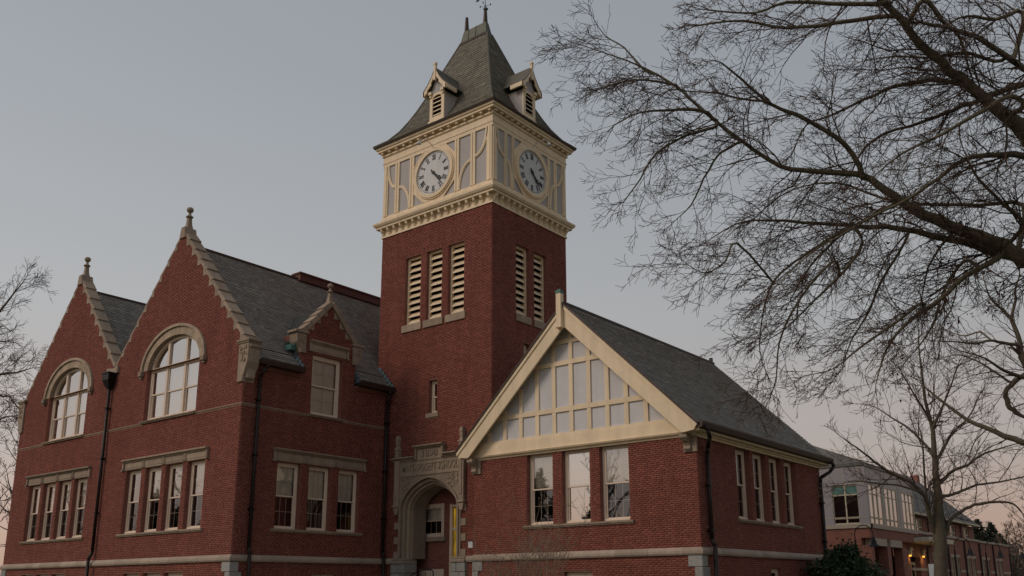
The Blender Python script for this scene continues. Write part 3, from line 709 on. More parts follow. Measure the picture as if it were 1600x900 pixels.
# east slope of the main roof; the eave runs each side of the dormer
BD = .62*hyp     # behind the dormer the slope starts further up
planar_roof((xe, 0, ze_), (0, 1, 0), VR, [(-6.28, 0), (-4.44, 0), (-4.44, BD), (-6.28, BD)], .125, .21, 1, 'slate', school)
planar_roof((xe, 0, ze_), (0, 1, 0), VR, [(-1.78, 0), (-.01, 0), (-.01, BD), (-1.78, BD)], .125, .21, 41, 'slate', school)
planar_roof((xe, 0, ze_), (0, 1, 0), VR, [(-6.28, BD), (6.5, BD), (6.5, LR), (-6.28, LR)], .125, .21, 42, 'slate', school)
VL = Vector((1, 0, RS)).normalized(); L2 = (9.85-5.2)*hyp*0.93
planar_roof((-9.85-4.35, 0, zr-4.35*RS), (0, -1, 0), VL, [(-6.5, 0), (6.34, 0), (6.34, 4.35*hyp), (-6.5, 4.35*hyp)], .125, .21, 2, 'slate', school)
planar_roof((-17.81+3.8, 0, 14.4-3.8*1.2), (0, 1, 0), Vector((-1, 0, 1.2)).normalized(), [(-6.34, 0), (6, 0), (6, 3.8*sqrt(2.44)), (-6.34, 3.8*sqrt(2.44))], .125, .21, 3, 'slate', school)
planar_roof((-17.81-4.4, 0, 14.4-4.4*1.2), (0, -1, 0), Vector((1, 0, 1.2)).normalized(), [(-6, 0), (6.34, 0), (6.34, 4.4*sqrt(2.44)), (-6, 4.4*sqrt(2.44))], .125, .21, 4, 'slate', school)
m = M(); m.box(-9.93, -9.77, -6.3, 6.5, zr-.06, zr+.05); m.build('ridge_cap', 'dark_copper', school)
m = M(); m.box(-17.89, -17.73, -6.3, 6, 14.33, 14.45); m.build('ridge_cap', 'dark_copper', school)
m = M(); m.box(-10.1, -9.6, -1.35, 3.35, zr-.1, zr+.20); m.box(-10.15, -9.55, -1.4, 3.4, zr+.20, zr+.27); m.build('ridge_ventilator', 'red_wood', school)
# eaves: corbelled brick cornice and copper gutter
def gutter(name, ax, c, a, b, z, out_, dark='dark_copper'):
    prof = [(0, z), (.0, z-.14), (.05, z-.19), (.15, z-.17), (.19, z-.03), (.19, z+.02), (.15, z+.02), (.13, z-.03), (.05, z-.05)]
    m = M(); n = len(prof); V = [Vector((c+d*out_, a, q)) for d, q in prof]+[Vector((c+d*out_, b, q)) for d, q in prof]
    m.add(V, [(i, n+i, n+(i+1) % n, (i+1) % n) for i in range(n)]+[tuple(range(n)), tuple(n+i for i in reversed(range(n)))]); return m.build(name, dark, school)
for a, b in ((-6.30, -4.42), (-1.80, -.02)):
    gutter('gutter', 'R', -5.12, a, b, 9.30, 1)
    m = M(); GR.box(m, a, b, -.1, .07, 9.0, 9.06); GR.box(m, a, b, -.1, .13, 9.06, 9.12); m.build('brick_cornice', 'brick_reveal', school)
for a, b in ((-6.3, -4.43), (-1.79, 0)): m = M(); m.face((-5.17, a, 9.12), (-5.17, b, 9.12), (-5.4, b, 9.6), (-5.4, a, 9.6)); m.build('roof_edge', 'roof_underlay', school)

# ---- wall dormer on the side of the gabled wing
AD = (-3.11, 12.02)
for sg in (-1, 1): coping(GR, AD, 1.12, AD[0]+sg*1.18, sg, 4, thick=.15, dfront=.10, dback=-.32)
m = M(); m.face(GR.P(-4.4, -.3, 9.0), GR.P(-1.8, -.3, 9.0), GR.P(-1.8, -.3, 10.7), GR.P(-3.11, -.3, 12.1), GR.P(-4.4, -.3, 10.7)); m.build('dormer_backing', 'brick_reveal', school)
for a in (-4.42, -1.82): m = M(); GR.box(m, a, a+.02, -1.5, 0, 9.1, 10.7); m.build('dormer_cheek', 'brick_reveal', school)
finial(-5.42, AD[0], AD[1]+.16, .72)
for sg in (-1, 1):
    xc = -3.11+sg*1.28
    m = M(); GR.poly(m, [(xc-sg*.16, 9.93), (xc+sg*.06, 9.93), (xc+sg*.10, 10.08), (xc+sg*.26, 10.3), (xc+sg*.28, 10.66), (xc-sg*.16, 10.66)][::1 if sg > 0 else -1], -.35, .09); k = m.build('kneeler', 'sandstone', school, bevel=.012)
    m = M(); a, b = sorted((xc-sg*.22, xc+sg*.36)); GR.box(m, a, b, -.38, .14, 10.66, 10.75); m.build('kneeler_cap', 'sandstone', k)
    m = M(); a, b = sorted((xc-sg*.1, xc+sg*.2)); carved(m, GR, a+.03, b-.03, .09, 10.3, 10.6, 5, 14); stuff(m.build('carving', 'sandstone', k))
zd = 11.95
for sg in (-1, 1):
    U = (-1, 0, 0) if sg < 0 else (1, 0, 0); Vd = Vector((0, -sg, 1.12)).normalized(); LD = 1.42*sqrt(1+1.12**2)
    # the dormer roof runs back until it meets the main slope
    def xa(z): return (-9.85+(zr-z)/RS)
    z_e = zd-1.42*1.12; a_e, a_r = -5.6-xa(z_e), -5.6-xa(zd)
    poly = [(0, 0), (a_e, 0), (a_r, LD), (0, LD)] if sg < 0 else [(-a_e, 0), (0, 0), (0, LD), (-a_r, LD)]
    planar_roof((-5.6, -3.11+sg*1.42, z_e), U, Vd, poly, .125, .21, 9+sg, 'slate', school)
m = M(); m.box(-5.75, -5.45, -4.75, -4.45, 10.02, 10.2); m.box(-6.3, -5.4, -4.62, -4.5, 10.2, 10.28); m.build('dormer_gutter', 'green_copper', school)
for i in range(6):      # stepped flashings
    for y0, sg in ((-4.43, -1), (-1.79, 1), (-.02, -1)):
        zz = 9.3+i*.155; xx = xe-(zz-ze_)/RS
        m = M(); a, b = sorted((y0, y0+sg*.04)); m.box(xx-.12, xx+.10, a, b, zz-.06, zz+.17); m.build('step_flashing', 'blue_flashing', school)

# ================================================================== tower top
# lower cornice
def cornice_ring(name, prof, mt, x0=-6.0, x1=0.0, y0=0.0, y1=WY):
    m = M(); V = []; n = len(prof)
    for d, z in prof: V += [(x0-d, y0-d, z), (x1+d, y0-d, z), (x1+d, y1+d, z), (x0-d, y1+d, z)]
    F = []
    for i in range(n-1):
        for k in range(4): F.append((4*i+k, 4*i+(k+1) % 4, 4*i+4+(k+1) % 4, 4*i+4+k))
    m.add(V, F); return m.build(name, mt, school)
cornice_ring('bed_moulding', [(-.01, 15.84), (.05, 15.84), (.05, 15.92), (.02, 15.93), (.02, 16.20)], 'cream_paint')
cornice_ring('lower_cornice', [(.02, 16.20), (.21, 16.22), (.21, 16.30), (.26, 16.32), (.31, 16.40), (.31, 16.47), (.05, 16.62), (.0, 16.64)], 'cream_paint')
cornice_ring('belfry_wall', [(.0, 16.62), (.0, 19.1)], 'grey_stucco')
cornice_ring('base_rail', [(.0, 16.63), (.06, 16.63), (.06, 16.72), (.03, 16.73), (.03, 16.80), (.0, 16.81)], 'cream_paint')
cornice_ring('frieze', [(.0, 19.05), (.05, 19.05), (.05, 19.20), (.07, 19.21), (.07, 19.28), (.05, 19.29), (.05, 19.50), (.11, 19.54), (.11, 19.60), (.03, 19.62), (.03, 19.72)], 'cream_paint')
cornice_ring('eaves_cornice', [(.03, 19.72), (.24, 19.73), (.24, 19.80), (.29, 19.83), (.32, 19.90), (.3, 19.91)], 'cream_paint')
cornice_ring('tower_gutter', [(.29, 19.90), (.36, 19.91), (.38, 19.98), (.34, 19.99), (.28, 19.98)], 'dark_copper')
for pl, a, b, n in ((TL, -6.0, 0.0, 17), (TR, 0.0, WY, 14)):
    for i in range(n):      # lower brackets
        u = a+.08+(b-a-.16)*i/(n-1); m = M()
        pr = [(.02, 15.94), (.06, 15.94), (.09, 16.02), (.17, 16.10), (.20, 16.20), (.02, 16.20)]
        k = len(pr); w_ = .05; V = [pl.P(u-w_, d, z) for d, z in pr]+[pl.P(u+w_, d, z) for d, z in pr]
        m.add(V, [(q, k+q, k+(q+1) % k, (q+1) % k) for q in range(k)]+[tuple(range(k)), tuple(k+q for q in reversed(range(k)))]); m.build('bracket', 'cream_paint', school)
    n2 = 14
    for i in range(n2+1):   # modillions under the eaves
        u = a+(b-a)*i/n2; m = M(); pl.box(m, u-.055, u+.055, .03, .19, 19.63, 19.715); pl.box(m, u-.045, u+.045, .03, .13, 19.585, 19.63)
        m.ngon(pl.P(u-.05, .185, 19.655), pl.P(u+.05, .185, 19.655), .04, .04, 8); m.build('modillion', 'cream_paint', school)

def strip(m, pl, pts, w_, d0, d1):
    """flat band of width w_ following a line of points on the wall"""
    n = len(pts)
    L_, R_ = [], []
    for i in range(n):
        p = pts[max(i-1, 0)]; q = pts[min(i+1, n-1)]; dx, dz = q[0]-p[0], q[1]-p[1]; l = math.hypot(dx, dz)
        nx, nz = -dz/l*w_/2, dx/l*w_/2; L_.append((pts[i][0]+nx, pts[i][1]+nz)); R_.append((pts[i][0]-nx, pts[i][1]-nz))
    for i in range(n-1): pl.poly(m, [L_[i], R_[i], R_[i+1], L_[i+1]], d0, d1)
ZP0, ZP1 = 16.80, 19.06
def belfry_face(pl, posts, corner, cc, rc, w_out):
    lo, hi = corner
    for x0, x1 in ((lo, lo+w_out), (hi-w_out, hi)):
        m = M(); pl.box(m, x0, x1, 0, .05, ZP0, ZP1); pl.box(m, (x0+x1)/2-.05, (x0+x1)/2+.05, .05, .07, ZP0, ZP1); m.build('corner_board', 'cream_paint', school)
    for (x0, x1) in posts:
        m = M(); t = (x1-x0)*.36; pl.box(m, x0, x0+t, 0, .06, ZP0, ZP1); pl.box(m, x1-t, x1, 0, .06, ZP0, ZP1); pl.box(m, x0+t, x1-t, 0, .035, ZP0, ZP1); m.build('post', 'cream_paint', school)
    # infill round the clock: a plate with its four corners cut away
    a, b = posts[1][1], posts[2][0]; c1 = .60*(b-a)/2.3; c2 = .58; m = M()
    pl.poly(m, [(a+c1, ZP0), (b-c1, ZP0), (b, ZP0+c2), (b, ZP1-c2), (b-c1*.9, ZP1), (a+c1*.9, ZP1), (a, ZP1-c2), (a, ZP0+c2)], 0, .04); m.build('clock_surround', 'cream_paint', school)
    for p, q in (((a+c1, ZP0), (a, ZP0+c2)), ((b-c1, ZP0), (b, ZP0+c2)), ((a+c1*.9, ZP1), (a, ZP1-c2)), ((b-c1*.9, ZP1), (b, ZP1-c2))):
        m = M(); strip(m, pl, [p, q], .05, .04, .06); m.build('brace', 'cream_paint', school)
    # ogee braces through the side bays
    for sg in (-1, 1):
        outer = lo+w_out if sg < 0 else hi-w_out
        p0, p1 = (posts[0], posts[1]) if sg < 0 else (posts[3], posts[2])
        mid_o = p0[0] if sg < 0 else p0[1]; mid_i = p0[1] if sg < 0 else p0[0]; inner = p1[0] if sg < 0 else p1[1]
        zc = 17.95; K = 10
        up_ = [(outer+(mid_o-outer)*(1-cos(t)), ZP1-(ZP1-zc-.06)*sin(t)) for t in [pi/2*k/K for k in range(K+1)]]
        dn = [(mid_i+(inner-mid_i)*sin(t), ZP0+(zc-.04-ZP0)*cos(t)) for t in [pi/2*k/K for k in range(K+1)]]
        for c_ in (up_, dn):
            m = M(); strip(m, pl, c_, .12, 0, .05); strip(m, pl, c_, .05, .05, .065); m.build('curved_brace', 'cream_paint', school)
    # clock
    cu, cz = cc; N = 48
    def circ(r, k, n=N): return (cu+r*cos(2*pi*k/n), cz+r*sin(2*pi*k/n))
    m = M()
    for k in range(N):
        for ri, ro, d0, d1 in ((rc+.01, rc+.15, .04, .13), (rc+.15, rc+.20, .04, .09)):
            pl.poly(m, [circ(ri, k), circ(ri, k+1), circ(ro, k+1), circ(ro, k)], d0, d1)
    clk = m.build('clock', 'cream_paint', school)
    m = M(); pl.poly(m, [circ(rc+.02, k) for k in range(N)], .04, .07); m.build('dial', 'clock_white', clk)
    def rot(p, a, r):   # local (x right, y outward) at clock angle a and radius r
        x, y = p; s, c_ = sin(a), cos(a); return (cu+x*c_+(r+y)*s, cz-x*s+(r+y)*c_)
    num = ['XII', 'I', 'II', 'III', 'IIII', 'V', 'VI', 'VII', 'VIII', 'IX', 'X', 'XI']; H = .215*rc/.92; sc = rc/.92
    for i, t in enumerate(num):
        a = 2*pi*i/12; wd = {'I': .047, 'V': .10, 'X': .10}; tot = sum(wd[c_] for c_ in t)*sc; x = -tot/2; m = M()
        for ch in t:
            w_ = wd[ch]*sc
            def q(pts): pl.poly(m, [rot(p_, a, rc*.74) for p_ in pts], .07, .08)
            if ch == 'I':
                q([(x+.2*w_, -H/2), (x+.8*w_, -H/2), (x+.8*w_, H/2), (x+.2*w_, H/2)])
            elif ch == 'V':
                q([(x, H/2), (x+.36*w_, H/2), (x+.64*w_, -H/2), (x+.40*w_, -H/2)]); q([(x+.75*w_, H/2), (x+.92*w_, H/2), (x+.62*w_, -H/2), (x+.48*w_, -H/2)])
            else:
                q([(x, H/2), (x+.36*w_, H/2), (x+w_, -H/2), (x+.64*w_, -H/2)]); q([(x+.78*w_, H/2), (x+.94*w_, H/2), (x+.22*w_, -H/2), (x+.06*w_, -H/2)])
            x += w_
        for e in (-H/2, H/2-.016):
            pl.poly(m, [rot(p_, a, rc*.74) for p_ in ((-tot/2-.005, e), (tot/2+.005, e), (tot/2+.005, e+.016), (-tot/2-.005, e+.016))], .07, .081)
        m.build('numeral', 'clock_black', clk)
    m = M()
    for k in range(60):
        a = 2*pi*k/60; s_ = .016 if k % 5 else .024
        pl.poly(m, [rot(p_, a, rc*.925) for p_ in ((-s_, -s_), (s_, -s_), (s_, s_), (-s_, s_))], .07, .078)
    stuff(m.build('minute_marks', 'clock_black', clk))
    ah, am = 2*pi*4.38/12, 2*pi*23.5/60
    m = M(); pl.poly(m, [rot(p_, ah, 0) for p_ in ((-.03, -.10), (.03, -.10), (.035, .34), (.085, .42), (0, .60), (-.085, .42), (-.035, .34))], .09, .105); pl.poly(m, [(cu+.07*cos(2*pi*k/12), cz+.07*sin(2*pi*k/12)) for k in range(12)], .08, .13); m.build('hour_hand', 'clock_black', clk)
    m = M(); pl.poly(m, [rot(p_, am, 0) for p_ in ((-.035, -.18), (.035, -.18), (.018, rc*.86), (-.018, rc*.86))], .11, .122); m.build('minute_hand', 'clock_black', clk)
belfry_face(TL, [(-5.30, -5.06), (-4.44, -4.20), (-1.92, -1.70), (-1.08, -.84)], (-6.0, 0.0), (-3.05, 17.95), .92, .26)
belfry_face(TR, [(.67, .84), (1.13, 1.28), (3.50, 3.66), (3.94, 4.11)], (0.0, WY), (2.39, 17.95), .90, .22)
# gooseneck lamps over the clocks
for pl, u, lb in ((TL, -3.05, 'thin gooseneck lamp arching out above the left clock'), (TR, 2.39, 'thin gooseneck lamp arching out above the right clock')):
    t = thing('gooseneck_lamp', lb, 'lamp', tuple(pl.P(u, .05, 19.0)), 'gooseneck lamps over the clock faces'); o0 = Vector(t.location)
    m = M(); m.tube([pl.P(u, d, z)-o0 for d, z in ((.05, 19.02), (.3, 19.16), (.6, 19.2), (.85, 19.12), (.95, 18.98))], .015, 6); m.build('arm', 'clock_white', t)
    m = M(); m.lathe(pl.P(u, .95, 18.86)-o0, [(.10, 0), (.08, .06), (.03, .12)], 10); m.build('lamp_shade', 'clock_white', t)

# ---- tower roof: swept slates rising to a short copper ridge
PRO = [(-.38, 19.97), (-.12, 20.14), (.14, 20.40), (.38, 20.74), (.60, 21.12), (.90, 21.76), (1.25, 22.62), (1.66, 23.75), (2.22, 25.24)]
PRO = [(i_-.0, z) for i_, z in PRO]
def prof_at(s):
    acc = 0
    for (a, za), (b, zb) in zip(PRO[:-1], PRO[1:]):
        l = math.hypot(b-a, zb-za)
        if s <= acc+l: t = (s-acc)/l; return a+(b-a)*t, za+(zb-za)*t
        acc += l
    return PRO[-1]
TOT = sum(math.hypot(b[0]-a[0], b[1]-a[1]) for a, b in zip(PRO[:-1], PRO[1:]))
IN = .0
def rect(i_):   # half-depth shrinks evenly; y centre 2.38
    f = i_; return (-6.0+f, -f, 0.0+f, WY-f)
ns = int(TOT/.14); tiers = [prof_at(TOT*k/ns) for k in range(ns+1)]
sides = []
for side in range(4):
    C_ = []
    for i_, z in tiers:
        i2 = min(i_, 2.37); x0, x1, y0, y1 = -6+i2, -i2, i2, WY-i2
        # the corners of the swept part flare out by the eave overhang
        if side == 0: C_.append((Vector((0, y0, z)), x0, x1))
        elif side == 1: C_.append((Vector((x1, 0, z)), y0, y1))
        elif side == 2: C_.append((Vector((0, y1, z)), -x1, -x0))
        else: C_.append((Vector((x0, 0, z)), -y1, -y0))
    U = [(1, 0, 0), (0, 1, 0), (-1, 0, 0), (0, -1, 0)][side]; N_ = [(0, -1, 0), (1, 0, 0), (0, 1, 0), (-1, 0, 0)][side]
    m = M(); Uv = Vector(U)
    for (Q0, a0, b0), (Q1, a1, b1) in zip(C_[:-1], C_[1:]): m.face(Q0+Uv*a0, Q0+Uv*b0, Q1+Uv*b1, Q1+Uv*a1)
    rf = m.build('roof', 'roof_underlay', school)
    nn = (Vector(N_)*.75+Vector((0, 0, .6))).normalized()
    s = slates('slate_brown', C_, U, nn, .2, 20+side); s.parent = rf
for cx, cy, sx, sy in ((0, 0, -1, 1), (-6, 0, 1, 1), (0, WY, -1, -1)):      # hips
    m = M(); pts = [Vector((cx+sx*min(i_, 2.37), cy+sy*min(i_, 2.37), z+.02)) for i_, z in tiers[::4]+[tiers[-1]]]; m.tube(pts, .045, 6); m.build('hip_cap', 'slate_brown', school)
# copper ridge box with two horns
xa_, xb_ = -3.66, -2.34
def frustum(m, x0, x1, y0, y1, z0, X0, X1, Y0, Y1, z1): m.box8([(x0, y0, z0), (x1, y0, z0), (x1, y1, z0), (x0, y1, z0), (X0, Y0, z1), (X1, Y0, z1), (X1, Y1, z1), (X0, Y1, z1)])
m = M(); frustum(m, xa_-.16, xb_+.16, 2.14, 2.62, 25.17, xa_-.12, xb_+.12, 2.18, 2.58, 25.30); m.build('ridge_base', 'dark_copper', school)
m = M(); frustum(m, xa_-.10, xb_+.10, 2.20, 2.56, 25.30, xa_+.02, xb_-.02, 2.28, 2.48, 25.86); rb = m.build('copper_ridge', 'aged_copper', school)
m = M()
for x in (xa_+.34, xa_+.76): frustum(m, x-.012, x+.012, 2.18, 2.58, 25.30, x-.01, x+.01, 2.265, 2.495, 25.87)
m.build('seam', 'dark_copper', rb)
for x, h in ((xa_+.1, .78), (xb_-.12, .74)):
    m = M(); m.lathe((x, 2.38, 25.84), [(.11, 0), (.07, h*.9), (.075, h*.92), (.05, h)], 10); m.build('horn', 'dark_copper', school)
# weathervane on the nearer horn
t = thing('weathervane', 'dark copper weathervane with arrow and letters on the tower ridge', 'weathervane', (xb_-.12, 2.38, 26.55))
m = M(); m.ngon((0, 0, 0), (0, 0, 1.0), .016, .012, 6); m.lathe((0, 0, .0), [(.10, 0), (.09, .06), (.04, .14), (.025, .24)], 8); m.build('spindle', 'green_copper', t)
m = M()
for a in range(4):
    d = Vector((cos(a*pi/2+.3), sin(a*pi/2+.3), 0)); m.ngon(Vector((0, 0, .16)), d*.25+Vector((0, 0, .2)), .008, .008, 5); m.ngon(d*.25+Vector((0, 0, .16)), d*.25+Vector((0, 0, .25)), .022, .022, 5)
m.build('direction_arms', 'black_metal', t)
m = M(); ax = Vector((.93, .30, 0)); 
m.ngon(-ax*.36+Vector((0, 0, .62)), ax*.36+Vector((0, 0, .62)), .010, .010, 6); m.prism([ax*.30+Vector((0, 0, .56)), ax*.42+Vector((0, 0, .62)), ax*.30+Vector((0, 0, .68))], Vector((-.3, .93, 0))*.012)
m.prism([-ax*.26+Vector((0, 0, .62)), -ax*.34+Vector((0, 0, .74)), -ax*.48+Vector((0, 0, .74)), -ax*.42+Vector((0, 0, .62)), -ax*.48+Vector((0, 0, .50)), -ax*.34+Vector((0, 0, .50))], Vector((-.3, .93, 0))*.012); m.build('arrow', 'black_metal', t)

# ---- little louvred dormers on the tower roof
def roof_inset(z):
    for (a, za), (b, zb) in zip(PRO[:-1], PRO[1:]):
        if za <= z <= zb: return a+(b-a)*(z-za)/(zb-za)
    return 2.4
def tower_dormer(pl, uc):
    hw = .40; z0, zw, za_ = 20.30, 21.55, 22.62; P = pl.P; d0 = .02
    m = M()   # front boards
    pl.box(m, uc-hw, uc-hw+.15, d0-.05, d0, z0, zw); pl.box(m, uc+hw-.15, uc+hw, d0-.05, d0, z0, zw); pl.box(m, uc-hw+.15, uc+hw-.15, d0-.05, d0, z0, z0+.20)
    K = 8; hl = hw-.15; pts = [(uc-hl, zw)]+[(uc-hl*cos(pi*k/K), zw-.22+.14*sin(pi*k/K)) for k in range(K+1)]+[(uc+hl, zw)]; pl.poly(m, pts, d0-.05, d0)
    pl.box(m, uc-hw-.04, uc+hw+.04, d0, d0+.04, z0-.06, z0+.04)
    fr_ = m.build('dormer_front', 'cream_paint', school)
    m = M(); m.face(P(uc-hl, d0-.14, z0+.1), P(uc+hl, d0-.14, z0+.1), P(uc+hl, d0-.14, zw), P(uc-hl, d0-.14, zw)); m.build('louvre_backing', 'room_dark', fr_)
    for k in range(5):
        z = z0+.26+k*.19; m = M(); m.box8([P(uc-hl, d0-.01, z-.02), P(uc+hl, d0-.01, z-.02), P(uc+hl, d0-.11, z+.08), P(uc-hl, d0-.11, z+.08), P(uc-hl, d0-.01, z+.01), P(uc+hl, d0-.01, z+.01), P(uc+hl, d0-.11, z+.11), P(uc-hl, d0-.11, z+.11)]); m.build('slat', 'cream_paint', fr_)
    m = M(); pl.poly(m, [(uc-hw-.02, zw), (uc+hw+.02, zw), (uc, za_-.1)], d0-.04, d0-.02); m.build('gable_panel', 'grey_stucco', fr_)
    for sg in (-1, 1):     # cheeks, following the sweep of the roof
        zs_ = [z0+(zw-z0)*k/6 for k in range(7)]; u = uc+sg*(hw-.01)
        m = M(); 
        for a, b in zip(zs_[:-1], zs_[1:]): m.face(P(u, d0-.04, a), P(u, -roof_inset(a)-.1, a), P(u, -roof_inset(b)-.1, b), P(u, d0-.04, b))
        m.build('cheek', 'grey_stucco', school)
        m = M(); u2_ = uc+sg*(hw+.0)
        for a, b in zip(zs_[:-1], zs_[1:]): m.prism([P(u2_, -roof_inset(a)+.03, a), P(u2_, -roof_inset(a)-.09, a), P(u2_, -roof_inset(b)-.09, b), P(u2_, -roof_inset(b)+.03, b)], pl.along()*sg*.02)
        m.build('cheek_trim', 'cream_paint', school)
        m = M(); a_, b_ = sorted((uc+sg*(hw-.14), uc+sg*(hw+.02))); pl.box(m, a_, b_, d0, d0+.09, zw-.03, zw+.10); pl.box(m, a_+.03, b_-.03, d0, d0+.05, zw-.14, zw-.03); m.build('capital', 'cream_paint', fr_)
        # flared roof slope and bargeboard
        pr = [(0, za_), (.22, za_-.42), (.44, za_-.72), (.66, za_-.93)]
        m = M()
        for (a, z1_), (b, z2_) in zip(pr[:-1], pr[1:]):
            A_, B_ = uc+sg*a, uc+sg*b
            m.box8([P(A_, .18, z1_), P(B_, .18, z2_), P(B_, -roof_inset(z2_)-.1, z2_), P(A_, -roof_inset(z1_)-.1, z1_), P(A_, .18, z1_+.05), P(B_, .18, z2_+.05), P(B_, -roof_inset(z2_)-.1, z2_+.05), P(A_, -roof_inset(z1_)-.1, z1_+.05)])
        m.build('dormer_roof', 'slate_brown', school)
        m = M()
        for (a, z1_), (b, z2_) in zip(pr[:-1], pr[1:]):
            A_, B_ = uc+sg*a, uc+sg*b; w1, w2 = .26-.0*a, .26-.2*b*.4
            pl.poly(m, [(A_, z1_-.005), (B_, z2_-.005), (B_, z2_-.19), (A_, z1_-.30)], .12, .17)
        m.build('bargeboard', 'cream_paint', school)
        m = M(); a_, b_ = sorted((uc+sg*.60, uc+sg*.68)); pl.box(m, a_, b_, -.45, .17, za_-1.1, za_-.92); m.build('eave_board', 'cream_paint', school)
    m = M(); pl.box(m, uc-.05, uc+.05, .10, .20, za_-.55, za_+.22); pl.box(m, uc-.065, uc+.065, .085, .215, za_+.16, za_+.24); m.build('finial_post', 'cream_paint', school)
tower_dormer(TL, -3.0); tower_dormer(TR, 2.32)

# ---- louvred belfry openings
for pl, wl_, L_ in ((TL, wall_tl, LT), (TR, wall_tr, RT)):
    for a, b in L_:
        z0, z1 = 11.79, (14.65 if pl is TL else 14.62); reveal(pl, wl_, a, b, z0, z1, .3)
        m = M(); d1, d0_ = -.14, -.26; pl.box(m, a, a+.08, d0_, d1, z0, z1); pl.box(m, b-.08, b, d0_, d1, z0, z1); pl.box(m, a+.08, b-.08, d0_, d1, z1-.07, z1); pl.box(m, a+.08, b-.08, d0_, d1, z0, z0+.07)
        w = m.build('louvre_frame', 'cream_paint', school)
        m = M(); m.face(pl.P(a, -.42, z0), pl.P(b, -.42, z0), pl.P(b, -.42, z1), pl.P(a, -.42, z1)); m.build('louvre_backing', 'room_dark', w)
        n = 10; st = (z1-z0-.14)/n
        for k in range(n):
            z = z0+.07+k*st; m = M(); x0, x1 = a+.085, b-.085; P = pl.P
            m.box8([P(x0, -.135, z), P(x1, -.135, z), P(x1, -.30, z+st*.74), P(x0, -.30, z+st*.74), P(x0, -.135, z+.03), P(x1, -.135, z+.03), P(x1, -.30, z+st*.74+.03), P(x0, -.30, z+st*.74+.03)]); m.build('slat', 'cream_paint', w)

# ================================================================== right wing: half-timbered gable and roof
AX, AZ, SL, YF = 3.95, 10.78, .963, -1.0
def gz(u): return AZ-SL*abs(u-AX)
m = M(); WL.poly(m, [(-.56, 5.995), (8.36, 5.995), (AX, AZ-.30)], -.1, 0); gp = m.build('gable_infill', 'gable_stucco', school)
for z0, z1, d in ((6.44, 6.53, .06), (7.22, 7.38, .055), (8.79, 8.95, .055), (9.52, 9.68, .055)):
    m = M(); h = (AZ-.5-z0)/SL; WL.box(m, max(AX-h, -.45), min(AX+h, 8.3), 0, d, z0, z1); m.build('timber_rail', 'cream_paint', school, bevel=.008)
for k in range(-6, 7):
    u = AX-.02+k*.70; zt_ = min(gz(u-.08), gz(u+.08))-.45
    ed = [6.53, 7.22, 7.38, 8.79, 8.95, 9.52, 9.68, 20]
    for a, b in zip(ed[::2], ed[1::2]):
        if zt_ > a+.05:
            if abs(k) == 0 or True:
                m = M(); WL.box(m, u-.08, u+.08, 0, .05, a, min(b, zt_)); m.build('timber_stud', 'cream_paint', school, bevel=.006)
m = M(); WL.box(m, -.48, 8.33, 0, .09, 6.06, 6.44); m.build('tie_beam', 'cream_paint', school, bevel=.01)
profile_run(WL, 'beam_moulding', -.4, 8.45, [(-.02, 5.93), (.04, 5.93), (.06, 5.97), (.13, 6.01), (.16, 6.06), (-.02, 6.06)], 'cream_paint')
for sg in (-1, 1):      # bargeboards with a crown strip
    e = 4.68
    m = M(); top0, top1 = (AX, AZ-.06), (AX+sg*e, AZ-.06-SL*e)
    pts = [top0, top1, (AX+sg*(e-.10), top1[1]-.18), (AX+sg*(e-.42), top1[1]-.22), (AX+sg*(e-.52), AZ-.06-.74-SL*(e-.52)+.02), (AX, AZ-.06-.74)]
    WL.poly(m, pts, .36, .43); m.build('bargeboard', 'cream_paint', school, bevel=.01)
    m = M(); strip(m, WL, [(AX, AZ-.12), (AX+sg*(e), AZ-.12-SL*e)], .12, .43, .47); m.build('crown_strip', 'cream_paint', school)
    m = M(); WL.poly(m, [(AX, AZ-.10), (AX+sg*e, AZ-.10-SL*e), (AX+sg*e, AZ-.16-SL*e), (AX, AZ-.16)], 0, .36); m.build('soffit', 'cream_paint', school)
m = M(); WL.box(m, AX-.20, AX-.0, .40, .58, 9.98, 11.12); WL.box(m, AX-.22, AX+.02, .38, .60, 9.93, 10.0); fp = m.build('finial_post', 'cream_paint', school, bevel=.01)
m = M(); WL.box(m, AX-.205, AX+.005, .39, .59, 11.12, 11.22); WL.box(m, AX-.16, AX-.04, .43, .55, 11.22, 11.27); m.build('copper_cap', 'green_copper', fp)
eW = 4.72; hW = sqrt(1+SL*SL); YB = 9.55
planar_roof((AX+eW, 0, AZ-SL*eW), (0, 1, 0), Vector((-1, 0, SL)).normalized(), [(YF-.06, 0), (YB, 0), (YB+.3, eW*hW), (YF-.06, eW*hW)], .125, .205, 31, 'slate', school)
planar_roof((AX-eW, 0, AZ-SL*eW), (0, -1, 0), Vector((1, 0, SL)).normalized(), [(-YB, 0), (-YF+.06, 0), (-YF+.06, eW*hW), (-YB-.3, eW*hW)], .125, .205, 32, 'slate', school)
m = M()
for sg in (-1, 1):
    m.prism([Vector((AX, YF-.075, AZ+.035)), Vector((AX+sg*(eW+.02), YF-.075, AZ+.035-SL*(eW+.02))), Vector((AX+sg*(eW+.02), YF-.075, AZ-.05-SL*(eW+.02))), Vector((AX, YF-.075, AZ-.05))], Vector((0, .06, 0)))
m.build('verge_flashing', 'dark_copper', school)
m = M(); m.box(AX-.07, AX+.07, YF, YB+.3, AZ-.03, AZ+.05); m.build('ridge_cap', 'dark_copper', school)
m = M(); m.box(AX-.06, AX+.06, YB+.05, YB+.17, AZ, AZ+.22); m.build('ridge_vent', 'aged_copper', school)
